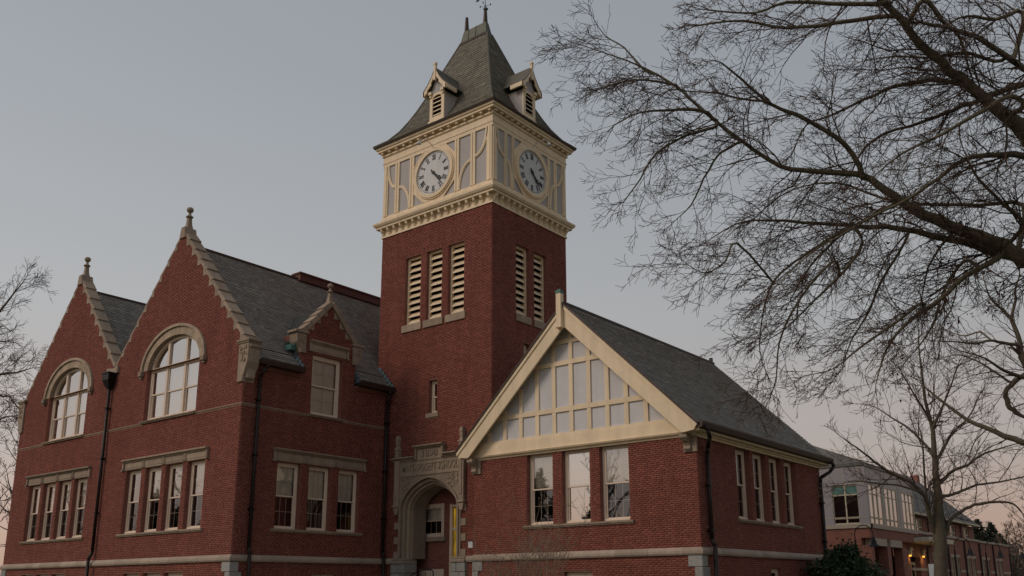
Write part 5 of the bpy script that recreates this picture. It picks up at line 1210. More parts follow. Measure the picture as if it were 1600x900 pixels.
# ================================================================== trees
OAK_LIMBS = [
('A',[(19.87,-9.40,5.73,0.183),(19.32,-9.85,5.97,0.175),(18.77,-10.31,6.21,0.152),(18.57,-10.47,6.35,0.125),(18.13,-10.85,6.59,0.106),(17.72,-11.20,6.84,0.093),(17.41,-11.46,7.08,0.074),(17.22,-11.64,7.32,0.065),(17.01,-11.81,7.45,0.056),(16.49,-12.19,7.51,0.047),(16.11,-12.46,7.60,0.040),(15.71,-12.84,7.98,0.033),(15.29,-13.28,8.46,0.028),(14.99,-13.58,8.85,0.021),(14.51,-14.03,9.19,0.014),(13.86,-14.58,9.50,0.005)]),
('B',[(20.03,-10.02,6.46,0.213),(19.57,-10.64,7.05,0.199),(19.28,-11.04,7.37,0.185),(19.12,-11.31,7.59,0.166),(18.84,-11.71,7.95,0.122),(18.57,-12.11,8.30,0.100),(18.32,-12.47,8.56,0.086),(18.14,-12.77,8.86,0.077),(17.94,-13.11,9.20,0.064),(17.67,-13.49,9.50,0.051),(17.34,-13.92,9.79,0.034)]),
('B1',[(18.15,-12.77,8.96,0.047),(17.94,-12.85,9.10,0.039),(17.31,-13.19,9.07,0.033),(16.76,-13.50,9.07,0.026),(16.25,-13.81,9.24,0.020),(15.71,-14.10,9.24,0.013),(15.34,-14.26,9.23,0.007)]),
('B2',[(18.00,-13.19,9.09,0.042),(17.66,-13.58,9.00,0.034),(17.04,-14.21,8.95,0.025),(16.73,-14.54,8.75,0.016),(16.30,-15.02,8.72,0.012),(16.01,-15.40,8.71,0.006)]),
('B3',[(19.27,-11.60,8.40,0.052),(19.02,-11.99,8.62,0.043),(18.72,-12.40,8.77,0.034),(18.33,-12.86,8.83,0.025)]),
('Z',[(20.28,-10.32,8.06,0.089),(19.77,-10.97,8.24,0.070),(19.27,-11.60,8.40,0.052)]),
('C',[(17.08,-11.83,7.42,0.051),(16.97,-12.16,7.80,0.042),(16.65,-12.62,8.07,0.037),(16.26,-13.12,8.29,0.027),(16.05,-13.49,8.55,0.020),(15.91,-13.78,8.71,0.013),(15.85,-13.96,8.70,0.007)]),
('C1',[(16.33,-13.30,8.19,0.020),(16.09,-13.61,8.18,0.018),(15.86,-13.93,8.21,0.015),(15.62,-14.24,8.18,0.011),(15.33,-14.59,8.18,0.004)]),
('D',[(18.75,-10.15,6.20,0.116),(18.35,-10.39,6.38,0.080),(17.87,-10.69,6.58,0.061),(17.31,-11.06,6.76,0.052),(16.80,-11.35,6.84,0.043),(16.32,-11.61,6.92,0.034),(15.68,-12.01,7.01,0.022),(15.25,-12.21,7.00,0.015),(14.77,-12.37,6.75,0.007)]),
('E',[(18.49,-10.60,6.16,0.053),(18.13,-10.97,5.88,0.044),(17.79,-11.29,5.49,0.036),(17.47,-11.62,5.19,0.030),(17.24,-11.87,4.85,0.020),(17.14,-12.02,4.55,0.014),(17.07,-12.15,4.22,0.006)]),
('F',[(17.34,-11.37,7.03,0.038),(16.84,-11.69,6.72,0.029),(16.40,-11.96,6.44,0.025),(15.93,-12.23,6.07,0.021),(15.73,-12.32,5.78,0.017),(15.60,-12.31,5.38,0.012),(15.51,-12.26,4.93,0.008),(15.56,-12.13,4.57,0.004)]),
('G',[(19.18,-11.04,8.46,0.059),(18.78,-11.15,8.38,0.046),(18.41,-11.24,8.31,0.037),(17.91,-11.41,8.16,0.030),(17.37,-11.62,8.05,0.024),(17.03,-11.64,7.84,0.019),(16.84,-11.55,7.60,0.012)]),
('H',[(18.50,-11.80,8.38,0.044),(18.12,-11.88,8.53,0.036),(17.70,-11.95,8.55,0.032),(17.26,-12.01,8.48,0.026),(16.80,-12.07,8.36,0.021),(16.42,-12.10,8.32,0.014),(16.14,-11.96,8.04,0.007)]),
('I',[(19.08,-11.28,7.31,0.061),(18.71,-11.63,7.29,0.044),(18.43,-11.88,7.20,0.037),(18.13,-12.10,6.93,0.030),(17.80,-12.34,6.66,0.026),(17.37,-12.66,6.39,0.019),(17.00,-12.92,6.13,0.015),(16.65,-13.18,5.86,0.011),(16.27,-13.41,5.44,0.006)]),
('J',[(18.78,-9.66,7.22,0.044),(18.23,-9.97,7.26,0.034),(17.63,-10.33,7.31,0.030),(17.03,-10.70,7.45,0.022),(16.45,-11.11,7.74,0.018),(15.80,-11.46,7.64,0.013),(15.31,-11.60,7.29,0.008)]),
('K',[(18.96,-11.76,8.56,0.031),(18.61,-11.90,8.76,0.027),(18.22,-12.01,8.78,0.020),(17.80,-12.17,8.89,0.014),(17.40,-12.30,8.91,0.007)]),
('T0',[(19.23,-11.82,7.76,0.042),(19.13,-12.06,7.83,0.038),(18.85,-12.33,7.62,0.033),(18.37,-12.73,7.25,0.025),(17.96,-13.09,6.97,0.016),(17.62,-13.38,6.61,0.008)]),
('N1',[(16.93,-11.64,6.45,0.030),(16.70,-11.83,6.03,0.024),(16.33,-12.11,5.59,0.017),(15.96,-12.39,5.15,0.011),(15.74,-12.63,4.96,0.006)]),
('N2',[(15.65,-13.12,6.31,0.019),(15.54,-13.29,6.02,0.015),(15.34,-13.56,5.81,0.010),(15.19,-13.88,5.93,0.006)]),
('N3',[(17.63,-11.56,5.42,0.027),(17.28,-11.81,5.12,0.023),(16.89,-12.08,4.79,0.016),(16.57,-12.30,4.50,0.010),(16.31,-12.54,4.41,0.006)]),
('N5',[(16.68,-12.24,6.06,0.025),(16.14,-12.30,5.53,0.019),(15.80,-12.22,5.03,0.015),(15.63,-12.01,4.57,0.011),(15.45,-11.87,4.30,0.006)]),
('N6',[(17.36,-11.07,6.52,0.026),(16.96,-11.03,6.01,0.022),(16.71,-10.91,5.62,0.018),(16.38,-10.85,5.23,0.011),(16.16,-10.71,4.86,0.007)]),
('N7',[(18.06,-10.69,6.19,0.028),(17.77,-10.84,5.75,0.024),(17.61,-10.90,5.32,0.019),(17.44,-11.00,5.01,0.013),(17.21,-11.15,4.71,0.006)]),
('N8',[(18.09,-10.82,6.71,0.028),(17.84,-10.81,6.48,0.023),(17.58,-10.79,6.15,0.017),(17.42,-10.66,5.77,0.010)]),
('N9',[(16.73,-11.41,6.87,0.029),(16.33,-11.48,6.54,0.022),(16.02,-11.51,6.25,0.015),(15.67,-11.50,5.76,0.007)]),
('N10',[(18.40,-12.89,9.13,0.038),(18.52,-12.61,8.94,0.030),(18.66,-12.31,8.75,0.022),(18.68,-12.05,8.38,0.015),(18.72,-11.80,8.10,0.009)]),
('N11',[(19.35,-11.43,9.32,0.036),(19.04,-11.79,9.16,0.029),(18.75,-12.18,9.12,0.020),(18.55,-12.45,8.92,0.011)]),
('N12',[(18.88,-10.68,6.55,0.036),(18.72,-11.00,6.77,0.029),(18.51,-11.39,7.08,0.022),(18.43,-11.65,7.29,0.015),(18.20,-12.00,7.42,0.009)]),
('P1',[(15.32,-13.36,8.39,0.033),(15.00,-13.73,8.34,0.023),(14.71,-14.06,8.26,0.016),(14.44,-14.33,8.04,0.011),(14.21,-14.57,7.80,0.007)]),
('P2',[(15.43,-13.20,8.14,0.030),(15.06,-13.38,8.05,0.024),(14.66,-13.55,7.83,0.019),(14.39,-13.58,7.49,0.014),(14.12,-13.61,7.20,0.010),(13.80,-13.74,7.04,0.005)]),
('P3',[(15.74,-12.90,7.95,0.028),(15.41,-12.98,7.82,0.021),(15.13,-12.98,7.50,0.017),(14.88,-12.94,7.17,0.012),(14.61,-12.96,6.98,0.007)]),
('P4',[(15.01,-13.61,8.82,0.024),(14.61,-14.05,8.83,0.016),(14.24,-14.41,8.64,0.012),(13.99,-14.64,8.34,0.006)]),
('P5',[(14.71,-13.91,9.04,0.019),(14.50,-14.09,9.38,0.014),(14.27,-14.25,9.60,0.010),(14.13,-14.37,9.92,0.005)]),
]
MID_LIMBS = [
('trunk',[(13.77,2.95,1.02,0.198),(13.90,2.79,1.86,0.183),(14.03,2.53,3.03,0.172),(14.14,2.33,3.95,0.159),(14.17,2.23,4.37,0.129),(14.22,2.14,4.79,0.108),(14.27,2.00,5.38,0.090),(14.31,1.88,5.88,0.073),(14.27,1.63,6.55,0.056),(14.31,1.44,7.31,0.039),(14.35,1.26,7.98,0.026),(14.45,1.13,8.65,0.013)]),
('m1',[(13.93,2.45,3.03,0.073),(13.92,2.09,3.61,0.056),(13.92,1.78,4.01,0.051),(13.71,1.33,4.33,0.047),(13.33,0.76,4.60,0.040),(13.04,0.24,4.95,0.029),(12.86,-0.16,5.18,0.021),(12.59,-0.64,5.48,0.010)]),
('m2',[(13.87,1.56,4.08,0.034),(13.50,1.04,4.24,0.027),(13.12,0.54,4.26,0.021),(12.69,-0.02,4.33,0.015),(12.33,-0.45,4.20,0.006)]),
('m3',[(14.26,2.42,4.00,0.047),(14.50,2.90,4.10,0.039),(14.92,3.48,4.34,0.031),(15.41,4.15,4.45,0.024),(15.91,4.81,4.62,0.016)]),
('m4',[(14.33,2.34,4.41,0.052),(14.53,2.55,4.68,0.043),(14.87,2.89,4.85,0.037),(15.16,3.16,5.12,0.031),(15.55,3.54,5.30,0.022),(16.04,3.99,5.48,0.013)]),
('m5',[(14.15,2.66,2.95,0.056),(14.29,2.75,3.35,0.052),(14.66,3.05,3.67,0.043),(14.97,3.35,3.81,0.039),(15.58,3.92,3.85,0.031),(15.78,4.24,3.68,0.020),(15.83,4.45,3.47,0.011)]),
('m6',[(14.29,2.14,4.96,0.047),(14.48,2.41,5.41,0.039),(14.69,2.71,5.82,0.031),(15.02,3.10,6.23,0.024),(15.31,3.39,6.87,0.016),(15.49,3.69,7.22,0.007)]),
('m7',[(14.21,2.04,5.09,0.043),(14.03,2.06,5.41,0.037),(13.70,1.93,5.87,0.031),(13.31,1.78,6.20,0.022),(12.91,1.63,6.55,0.013),(12.51,1.54,6.67,0.007)]),
('m8',[(14.30,1.89,5.80,0.047),(14.63,1.68,6.25,0.034),(14.98,1.47,6.78,0.023),(15.24,1.21,7.21,0.015),(15.49,0.98,7.55,0.006)]),
('m9',[(14.30,1.83,6.01,0.039),(14.18,1.33,6.47,0.028),(14.07,0.84,6.93,0.019),(14.01,0.44,7.25,0.011)]),
('m10',[(13.98,1.83,4.35,0.030),(14.09,1.45,4.73,0.025),(14.23,1.04,5.27,0.019),(14.29,0.61,5.71,0.010)]),
]
RIGHT_LIMBS = [
('trunk',[(16.52,0.52,-1.07,0.192),(16.89,-0.08,1.80,0.185),(17.20,-0.64,4.39,0.163),(17.33,-1.06,6.12,0.126),(17.21,-1.36,6.77,0.089)]),
('r1',[(17.22,-1.34,6.74,0.069),(17.22,-1.44,7.06,0.054),(17.15,-1.65,7.59,0.047),(16.97,-1.88,7.87,0.031),(16.85,-2.03,8.05,0.024),(16.80,-2.13,8.26,0.016),(16.79,-2.23,8.54,0.009)]),
('r2',[(17.15,-1.65,7.59,0.036),(17.31,-1.81,7.97,0.029),(17.36,-2.00,8.18,0.021),(17.51,-2.13,8.45,0.016),(17.55,-2.35,8.75,0.009)]),
('r3',[(17.21,-1.43,6.99,0.043),(16.94,-1.90,7.01,0.036),(16.79,-2.28,7.01,0.030),(16.56,-2.68,6.89,0.025),(16.20,-3.22,6.87,0.017),(15.84,-3.75,6.85,0.009)]),
('r4',[(16.71,-1.85,7.12,0.025),(16.47,-1.69,7.39,0.022),(16.10,-1.54,7.39,0.017),(15.74,-1.45,7.59,0.009)]),
('r5',[(17.52,-1.07,6.60,0.062),(17.19,-1.24,6.32,0.054),(16.96,-1.36,6.15,0.051),(16.79,-1.43,5.94,0.058),(16.80,-1.33,5.66,0.062),(16.92,-1.19,5.48,0.047),(17.12,-0.99,5.34,0.033)]),
('r6',[(16.96,-1.36,6.13,0.033),(16.61,-1.57,6.46,0.027),(16.33,-1.70,6.70,0.020),(15.98,-1.86,6.88,0.013),(15.65,-1.94,6.84,0.006)]),
('r7',[(16.95,-0.95,4.80,0.074),(16.42,-1.13,5.09,0.060),(15.87,-1.33,5.43,0.045),(15.40,-1.53,5.92,0.031),(15.03,-1.62,6.35,0.016)]),
('r8',[(17.18,-1.23,6.27,0.052),(16.91,-1.89,6.34,0.036),(16.68,-2.57,6.54,0.022),(16.32,-3.31,6.63,0.011)]),
]
LEFTTREE_LIMBS = [
('trunk',[(-30.59,-4.92,-0.73,0.476),(-29.67,-5.64,3.89,0.412),(-28.79,-6.37,8.51,0.317),(-27.95,-7.04,12.83,0.222),(-27.08,-7.70,17.14,0.111),(-26.56,-8.14,19.92,0.048)]),
('l1',[(-28.43,-6.66,10.36,0.190),(-27.42,-6.56,11.54,0.142),(-26.34,-6.17,11.93,0.110),(-25.44,-5.81,11.96,0.078),(-24.54,-5.48,12.11,0.031)]),
('l2',[(-28.19,-6.85,11.59,0.190),(-27.18,-6.83,14.06,0.143),(-26.39,-6.54,15.13,0.095),(-25.62,-6.23,16.05,0.056),(-25.09,-6.03,16.76,0.024)]),
('l3',[(-28.86,-6.23,7.90,0.175),(-27.58,-6.04,9.07,0.126),(-26.49,-5.84,9.77,0.078),(-25.62,-5.62,9.85,0.047)]),
('l4',[(-27.02,-5.77,11.03,0.079),(-26.30,-5.61,10.90,0.063),(-25.68,-5.35,10.22,0.047),(-25.01,-5.15,9.85,0.023)]),
]
OAK_LIMBS = [(n_, p_[:-1] if n_ in ('B1', 'B2', 'P1', 'P2', 'P4') else p_) for n_, p_ in OAK_LIMBS]
OAK_LIMBS = [(n_, [(a, b, c, d*(.66 if n_ in ('B', 'Z') else .84)) for a, b, c, d in p_]) for n_, p_ in OAK_LIMBS]
MID_LIMBS = [(n_, ([(13.92, 2.15, 3.55, .045)] if n_ == 'm10' else [])+[(a, b, c, d*(.78 if n_ == 'trunk' and c > 3.2 else 1)) for a, b, c, d in p_]) for n_, p_ in MID_LIMBS]
LEFTTREE_LIMBS = [(n_, [(a, b, c, d*.62) for a, b, c, d in (p_[:-2]+[(-27.6, -7.3, 15.4, .04)] if n_ == 'trunk' else p_)]) for n_, p_ in LEFTTREE_LIMBS]
class Wood:
    """gathers tapering branches as polylines, then makes tubes in one go"""
    def __init__(s): s.g = {}
    def add(s, pts, rad, sides): s.g.setdefault((len(pts), sides), []).append((pts, rad))
    def build(s, name, mt, parent):
        VV = []; FF = []; base = 0
        for (n, k), lst in s.g.items():
            P = np.array([l[0] for l in lst], dtype=np.float64); R = np.array([l[1] for l in lst])
            T = np.empty_like(P); T[:, 1:-1] = P[:, 2:]-P[:, :-2]; T[:, 0] = P[:, 1]-P[:, 0]; T[:, -1] = P[:, -1]-P[:, -2]
            T /= np.linalg.norm(T, axis=2, keepdims=True)+1e-9
            ref = np.where(np.abs(T[:, :1, 2:3]) > .9, np.array([1., 0, 0]), np.array([0, 0, 1.])); ref = np.broadcast_to(ref, T.shape)
            A = np.cross(T, ref); A /= np.linalg.norm(A, axis=2, keepdims=True)+1e-9; B = np.cross(T, A)
            ang = 2*pi*np.arange(k)/k
            ring = P[:, :, None]+R[:, :, None, None]*(A[:, :, None]*np.cos(ang)[None, None, :, None]+B[:, :, None]*np.sin(ang)[None, None, :, None])
            m_ = len(lst); VV.append(ring.reshape(-1, 3))
            i0 = (np.arange(m_)*n*k)[:, None, None]+(np.arange(n-1)*k)[None, :, None]+np.arange(k)[None, None, :]
            i1 = (np.arange(m_)*n*k)[:, None, None]+(np.arange(n-1)*k)[None, :, None]+((np.arange(k)+1) % k)[None, None, :]
            FF.append((np.stack([i0, i1, i1+k, i0+k], -1)+base).reshape(-1, 4)); base += m_*n*k
        o = fast_mesh(name, np.concatenate(VV), np.concatenate(FF), mt, parent)
        o.data.polygons.foreach_set('use_smooth', [True]*len(o.data.polygons)); return o
def norm(v):
    l = sqrt(v[0]*v[0]+v[1]*v[1]+v[2]*v[2])+1e-9; return (v[0]/l, v[1]/l, v[2]/l)
def side_dir(r, d, ang, bias=(0, 0, 0)):
    q = norm((r.gauss(0, 1)+bias[0], r.gauss(0, 1)+bias[1], r.gauss(0, 1)+bias[2])); k = q[0]*d[0]+q[1]*d[1]+q[2]*d[2]
    q = norm((q[0]-k*d[0], q[1]-k*d[1], q[2]-k*d[2])); c, s = cos(ang), sin(ang)
    return (d[0]*c+q[0]*s, d[1]*c+q[1]*s, d[2]*c+q[2]*s)
NSEG = {1: 8, 2: 6, 3: 5, 4: 4}
def grow(W, r, p, d, L, rad, lvl, maxl, cfg):
    n = NSEG.get(lvl, 4); sl = L/n; pts = [p]; rr = [rad]; dirs = [d]; wig = cfg['wig']
    for i in range(n):
        d = norm((d[0]+r.gauss(0, wig), d[1]+r.gauss(0, wig), d[2]+r.gauss(0, wig)+cfg['up'][min(lvl, 4)]))
        p = (p[0]+d[0]*sl, p[1]+d[1]*sl, p[2]+d[2]*sl); pts.append(p); rr.append(max(cfg['rmin'], rad*(1-.82*(i+1)/n))); dirs.append(d)
    W[0 if lvl <= 1 else 1].add(pts, rr, 5 if lvl == 1 else 3)
    if lvl < maxl:
        m_ = max(2, int(L*cfg['dens'][lvl]+r.random()))
        for _ in range(m_):
            t = r.uniform(.12, .98); i = min(n-1, int(t*n)); f = t*n-i; q = tuple(pts[i][k]+(pts[i+1][k]-pts[i][k])*f for k in range(3))
            cl = L*r.uniform(.28, .58)*(1.15-.6*t)
            grow(W, r, q, side_dir(r, dirs[i+1], radians(r.uniform(25, 58)), cfg['bias']), max(cl, cfg['lmin']), max(cfg['rmin'], rr[i]*.55), lvl+1, maxl, cfg)
def smooth_limb(r, nodes, jit):
    """Catmull-Rom through the given nodes, with small kinks"""
    out = []; n = len(nodes)
    for i in range(n-1):
        p0, p1, p2, p3 = nodes[max(i-1, 0)], nodes[i], nodes[i+1], nodes[min(i+2, n-1)]
        for k in range(3):
            t = k/3; q = []
            for c in range(4):
                a = 2*p1[c]; b = p2[c]-p0[c]; c_ = 2*p0[c]-5*p1[c]+4*p2[c]-p3[c]; e = -p0[c]+3*p1[c]-3*p2[c]+p3[c]
                q.append(.5*(a+b*t+c_*t*t+e*t*t*t))
            j = jit*q[3] if out else 0
            out.append((q[0]+r.gauss(0, j), q[1]+r.gauss(0, j), q[2]+r.gauss(0, j), max(q[3], .003)))
    out.append(nodes[-1]); return out
def limb_tree(root, limbs, seed, cfg, per_m, child_len, bark, twig, maxl=4, skip_twigs=('trunk',), trunk_name='trunk', lvl0=2):
    r = random.Random(seed); tw = [Wood(), Wood()]
    # root every limb on the nearest thicker limb
    fixed = []
    for name, nodes in limbs:
        if name != 'trunk' and nodes[0][3] < .12:
            p = nodes[0]; best = None
            for n2, nd2 in limbs:
                if nd2 is nodes: continue
                for a, b in zip(nd2[:-1], nd2[1:]):
                    for k in range(5):
                        q = tuple(a[c]+(b[c]-a[c])*k/5 for c in range(4))
                        if q[3] < p[3]*.9: continue
                        e = sum((q[c]-p[c])**2 for c in range(3)); e2 = sum((q[c]-nodes[1][c])**2 for c in range(3))
                        if e2 < sum((p[c]-nodes[1][c])**2 for c in range(3))*.35: continue
                        if best is None or e < best[0]: best = (e, q)
            if best and 1e-4 < best[0] < 1.6: nodes = [(*best[1][:3], p[3]*1.05)]+list(nodes)
        fixed.append((name, nodes))
    limbs = fixed
    for name, nodes in limbs:
        P_ = smooth_limb(r, nodes, .07 if name == 'trunk' else .20); W = Wood(); W.add([p[:3] for p in P_], [p[3] for p in P_], 8)
        o = W.build(trunk_name if name == 'trunk' else 'limb', bark, root)
        k0 = cfg.get('trunk_from', 0) if name == 'trunk' else 0
        for i in range(len(P_)-1):
            a, b = P_[i], P_[i+1]; seg = sqrt(sum((b[c]-a[c])**2 for c in range(3))); d = norm(tuple(b[c]-a[c] for c in range(3)))
            if a[2] < k0: continue
            dn = per_m(a[3])*seg; m_ = int(dn)+(r.random() < dn-int(dn))
            for _ in range(m_):
                f = r.random(); q = tuple(a[c]+(b[c]-a[c])*f for c in range(3))
                L = child_len(a[3])*r.uniform(.6, 1.35)
                grow(tw, r, q, side_dir(r, d, radians(r.uniform(28, 68)), cfg['bias']), L, max(cfg['rmin']*1.6, min(a[3]*.5, L*.011)), lvl0, maxl, cfg)
        # the limb's own tip sprays out
        a, b = P_[-2], P_[-1]; d = norm(tuple(b[c]-a[c] for c in range(3)))
        for _ in range(3): grow(tw, r, b[:3], side_dir(r, d, radians(r.uniform(5, 25))), child_len(.01)*.5, max(cfg['rmin']*1.5, b[3]*.8), 2, maxl, cfg)
    for w, nm, mt in ((tw[0], 'branches', bark), (tw[1], 'twigs', twig)):
        if w.g: stuff(w.build(nm, mt, root))
    return tw
oak = thing('oak_tree', 'large bare oak with lichened limbs reaching in from the right above the wing', 'tree', (0, 0, 0))
trunk_nodes = [(20.9, -8.9, -.2, .62), (20.8, -9.0, 1.2, .5), (20.6, -9.1, 3.2, .44), (20.3, -9.3, 5.2, .40), (20.2, -9.6, 6.6, .34), (20.25, -9.9, 8.2, .28), (20.4, -9.9, 10.5, .2), (20.5, -9.8, 13, .1)]
OAKC = dict(wig=.19, up={1: -.02, 2: -.05, 3: -.03, 4: .0}, rmin=.0032, dens={1: 4, 2: 8.0, 3: 5.5}, lmin=.13, bias=(-.50, -.50, -.22), trunk_from=99)
limb_tree(oak, [('trunk', trunk_nodes)]+OAK_LIMBS, 5, OAKC, lambda rad: 7.5 if rad < .05 else 4.6, lambda rad: .70+min(rad, .06)*11, 'bark', 'twig')
# last year's leaves hanging on in the lower crown
def leaf_cloud(name, centers, n, size, mt, parent, seed, spread, cup=.3, tone=True):
    r = np.random.RandomState(seed); c = np.array(centers); idx = r.randint(0, len(c), n); p = c[idx]+r.randn(n, 3)*spread
    a = r.randn(n, 3); a /= np.linalg.norm(a, axis=1)[:, None]; b = np.cross(a, r.randn(n, 3)); b /= np.linalg.norm(b, axis=1)[:, None]
    s = size*(.6+.8*r.rand(n))[:, None]; V = np.stack([p-a*s, p+b*s*.42, p+a*s, p-b*s*.42], 1).reshape(-1, 3)
    F = np.arange(n*4).reshape(-1, 4); o = fast_mesh(name, V, F, mt, parent, r.rand(n) if tone else None); return stuff(o)
rr_ = random.Random(3); cs = []
for _ in range(170):
    L_ = rr_.choice([l for l in OAK_LIMBS if l[0] in ('E', 'F', 'D', 'A', 'J')]); nd = rr_.choice(L_[1][:7]); cs.append((nd[0]+rr_.gauss(0, .45), nd[1]+rr_.gauss(0, .4), nd[2]-abs(rr_.gauss(0, .5))))
leaf_cloud('dead_leaves', [c for c in cs if c[0] > 17.2], 420, .032, 'dead_leaf', oak, 4, .05)
MIDC = dict(wig=.12, up={1: .03, 2: .03, 3: .02, 4: .01}, rmin=.0045, dens={1: 3, 2: 3.6, 3: 3.6}, lmin=.2, bias=(0, 0, .35), trunk_from=4.6)
mid = thing('bare_tree', 'mid-sized bare tree in front of the modern building, trunk fully in view', 'tree', (0, 0, 0))
limb_tree(mid, [(n_, ([(13.75, 3.0, -.1, .24)]+p_ if n_ == 'trunk' else p_)) for n_, p_ in MID_LIMBS], 8, MIDC, lambda rad: 3.6, lambda rad: .80+min(rad, .05)*14, 'bark_grey', 'twig')
RC = dict(wig=.15, up={1: .0, 2: .0, 3: .0, 4: .0}, rmin=.0036, dens={1: 3, 2: 3.4, 3: 3.0}, lmin=.15, bias=(-.3, -.3, .1), trunk_from=99)
rt = thing('bare_tree', 'bare tree with crooked limbs at the right edge beside the smaller whole tree', 'tree', (0, 0, 0))
limb_tree(rt, RIGHT_LIMBS, 12, RC, lambda rad: 4.5, lambda rad: .65+min(rad, .05)*12, 'bark_grey', 'twig')
LC = dict(wig=.14, up={1: .02, 2: .02, 3: .01, 4: .01}, rmin=.008, dens={1: 2, 2: 3.6, 3: 3.0}, lmin=.35, bias=(.6, .2, .1), trunk_from=7.0)
lt_ = thing('bare_tree', 'bare tree at the far left edge beyond the twin gables', 'tree', (0, 0, 0))
limb_tree(lt_, LEFTTREE_LIMBS, 15, LC, lambda rad: 4.4, lambda rad: 1.2+min(rad, .15)*5, 'bark_grey', 'far_twig')

# evergreen bush at the corner of the wing
bush = thing('evergreen_bush', 'dense dark evergreen rhododendron bush at the far corner of the wing', 'bush', (9.75, 7.3, 0))
r = random.Random(2); W = Wood(); cs = []
for k in range(46):
    a, e = r.uniform(0, 2*pi), r.uniform(.15, 1.45); R_ = r.uniform(1.05, 1.32); q = (R_*cos(a)*cos(e), R_*sin(a)*cos(e)*.85, 1.35+1.45*sin(e)*r.uniform(.85, 1.05)); W.add([(0, 0, 0), (q[0]*.4, q[1]*.4, q[2]*.5), (q[0]*.9, q[1]*.9, q[2]*.95)], [.035, .022, .008], 4)
    for _ in range(3): cs.append((q[0]*r.uniform(.75, 1.05), q[1]*r.uniform(.75, 1.05), q[2]*r.uniform(.8, 1.03)))
for _ in range(120):
    a = r.uniform(0, 2*pi); z = r.uniform(.3, 2.2); R_ = r.uniform(.7, 1.3); cs.append((R_*cos(a), R_*sin(a)*.85, z))
W.build('stems', 'stem', bush)
leaf_cloud('leaves', cs, 15000, .075, 'evergreen_leaf', bush, 9, .17)

# thin bare shrubs in front of the wing
def shrub(loc, seed, n, h, label, spread=.5, group=None):
    t = thing('bare_shrub', label, 'shrub', loc, group); r = random.Random(seed); W = [Wood(), Wood()]
    cfg = dict(wig=.10, up={1: .06, 2: .03, 3: .0}, rmin=.0045, dens={1: 2.2, 2: 2.6, 3: 0}, lmin=.1, bias=(0, 0, .3))
    for k in range(n):
        a = r.uniform(0, 2*pi); d = norm((cos(a)*spread*r.random(), sin(a)*spread*r.random(), 1)); grow(W, r, (r.gauss(0, .08), r.gauss(0, .08), 0), d, h*r.uniform(.55, 1.05), r.uniform(.009, .017), 1, 3, cfg)
    W[0].build('stems', 'stem', t); stuff(W[1].build('twigs', 'stem', t)); return t
shrub((4.35, -4.1, .35), 1, 26, 2.9, 'low spreading bare shrub left of the wing windows', .95, 'bare shrubs before the wing')
shrub((5.35, -3.7, .35), 6, 12, 3.9, 'taller thin bare shrub under the first wing window', .5, 'bare shrubs before the wing')

# ================================================================== woods far away on both sides
def conifer(loc, h, seed, label, group, wide=.24):
    t = thing('conifer_tree', label, 'tree', loc, group); r = random.Random(seed)
    m = M(); m.ngon((0, 0, 0), (0, 0, h), .022*h, .004*h, 8); m.build('trunk', 'bark', t)
    V = []; F = []
    z = h*.18
    while z < h:
        f = (z/h-.18)/.82; R_ = h*wide*(1-f)**.7*r.uniform(.7, 1.25)+.12
        for k in range(9):
            if r.random() < .12: continue
            a = r.uniform(0, 2*pi); L_ = R_*r.uniform(.6, 1.2); dr = -.18*L_
            for s_ in range(12):
                q = r.uniform(.15, 1); c = Vector((cos(a)*L_*q, sin(a)*L_*q, z+dr*q+r.gauss(0, .03*h*.3))); s2 = .20*L_*(1.15-q)+.10
                u = Vector((r.gauss(0, 1), r.gauss(0, 1), r.gauss(0, .4))).normalized()*s2*1.4; v = Vector((r.gauss(0, 1), r.gauss(0, 1), r.gauss(0, .7))).normalized()*s2*.5
                b = len(V); V += [tuple(c-u), tuple(c+v), tuple(c+u), tuple(c-v)]; F.append((b, b+1, b+2, b+3))
        z += h*.030
    stuff(fast_mesh('foliage', V, F, 'needle', t)); return t
def bare(loc, h, seed, label, group, rmin=.02, dens=1.0, mt='far_twig'):
    t = thing('bare_tree', label, 'tree', loc, group); r = random.Random(seed); W = [Wood(), Wood()]; T_ = Wood()
    pts = [(0, 0, 0)]; 
    for k in range(6): pts.append((pts[-1][0]+r.gauss(0, .02*h), pts[-1][1]+r.gauss(0, .02*h), h*.8*(k+1)/6))
    T_.add(pts, [.020*h*(1-.13*k) for k in range(7)], 7); T_.build('trunk', 'bark_grey', t)
    cfg = dict(wig=.12, up={1: .08, 2: .05, 3: .03, 4: .02}, rmin=rmin, dens={1: dens*9/h, 2: dens*14/h, 3: dens*18/h}, lmin=h*.03, bias=(0, 0, .5))
    for k in range(int(13)):
        f = r.uniform(.22, .98); i = min(5, int(f*6)); p = pts[i]; q = pts[i+1]; g = f*6-i; c = tuple(p[j]+(q[j]-p[j])*g for j in range(3))
        grow(W, r, c, side_dir(r, (0, 0, 1), radians(r.uniform(28, 62))), h*r.uniform(.28, .5)*(1.15-.5*f), .009*h*(1.1-f*.7), 1, 4, cfg)
    W[0].build('limbs', mt, t); stuff(W[1].build('twigs', mt, t)); return t
G_ = 'woods beyond the modern building'
for i, (x, y, h, lb) in enumerate(((-1.3, 80, 8.3, 'dark conifer just past the end of the brick wing'), (-.3, 81, 8.0, 'tallest dark conifer past the end of the brick wing'), (.7, 79, 6.6, 'short dark conifer left of the hazy bare woods'), (1.5, 77, 6.0, 'short dark conifer in front of the hazy bare woods'))): conifer((x, y, 0), h, 30+i, lb, G_, .36)
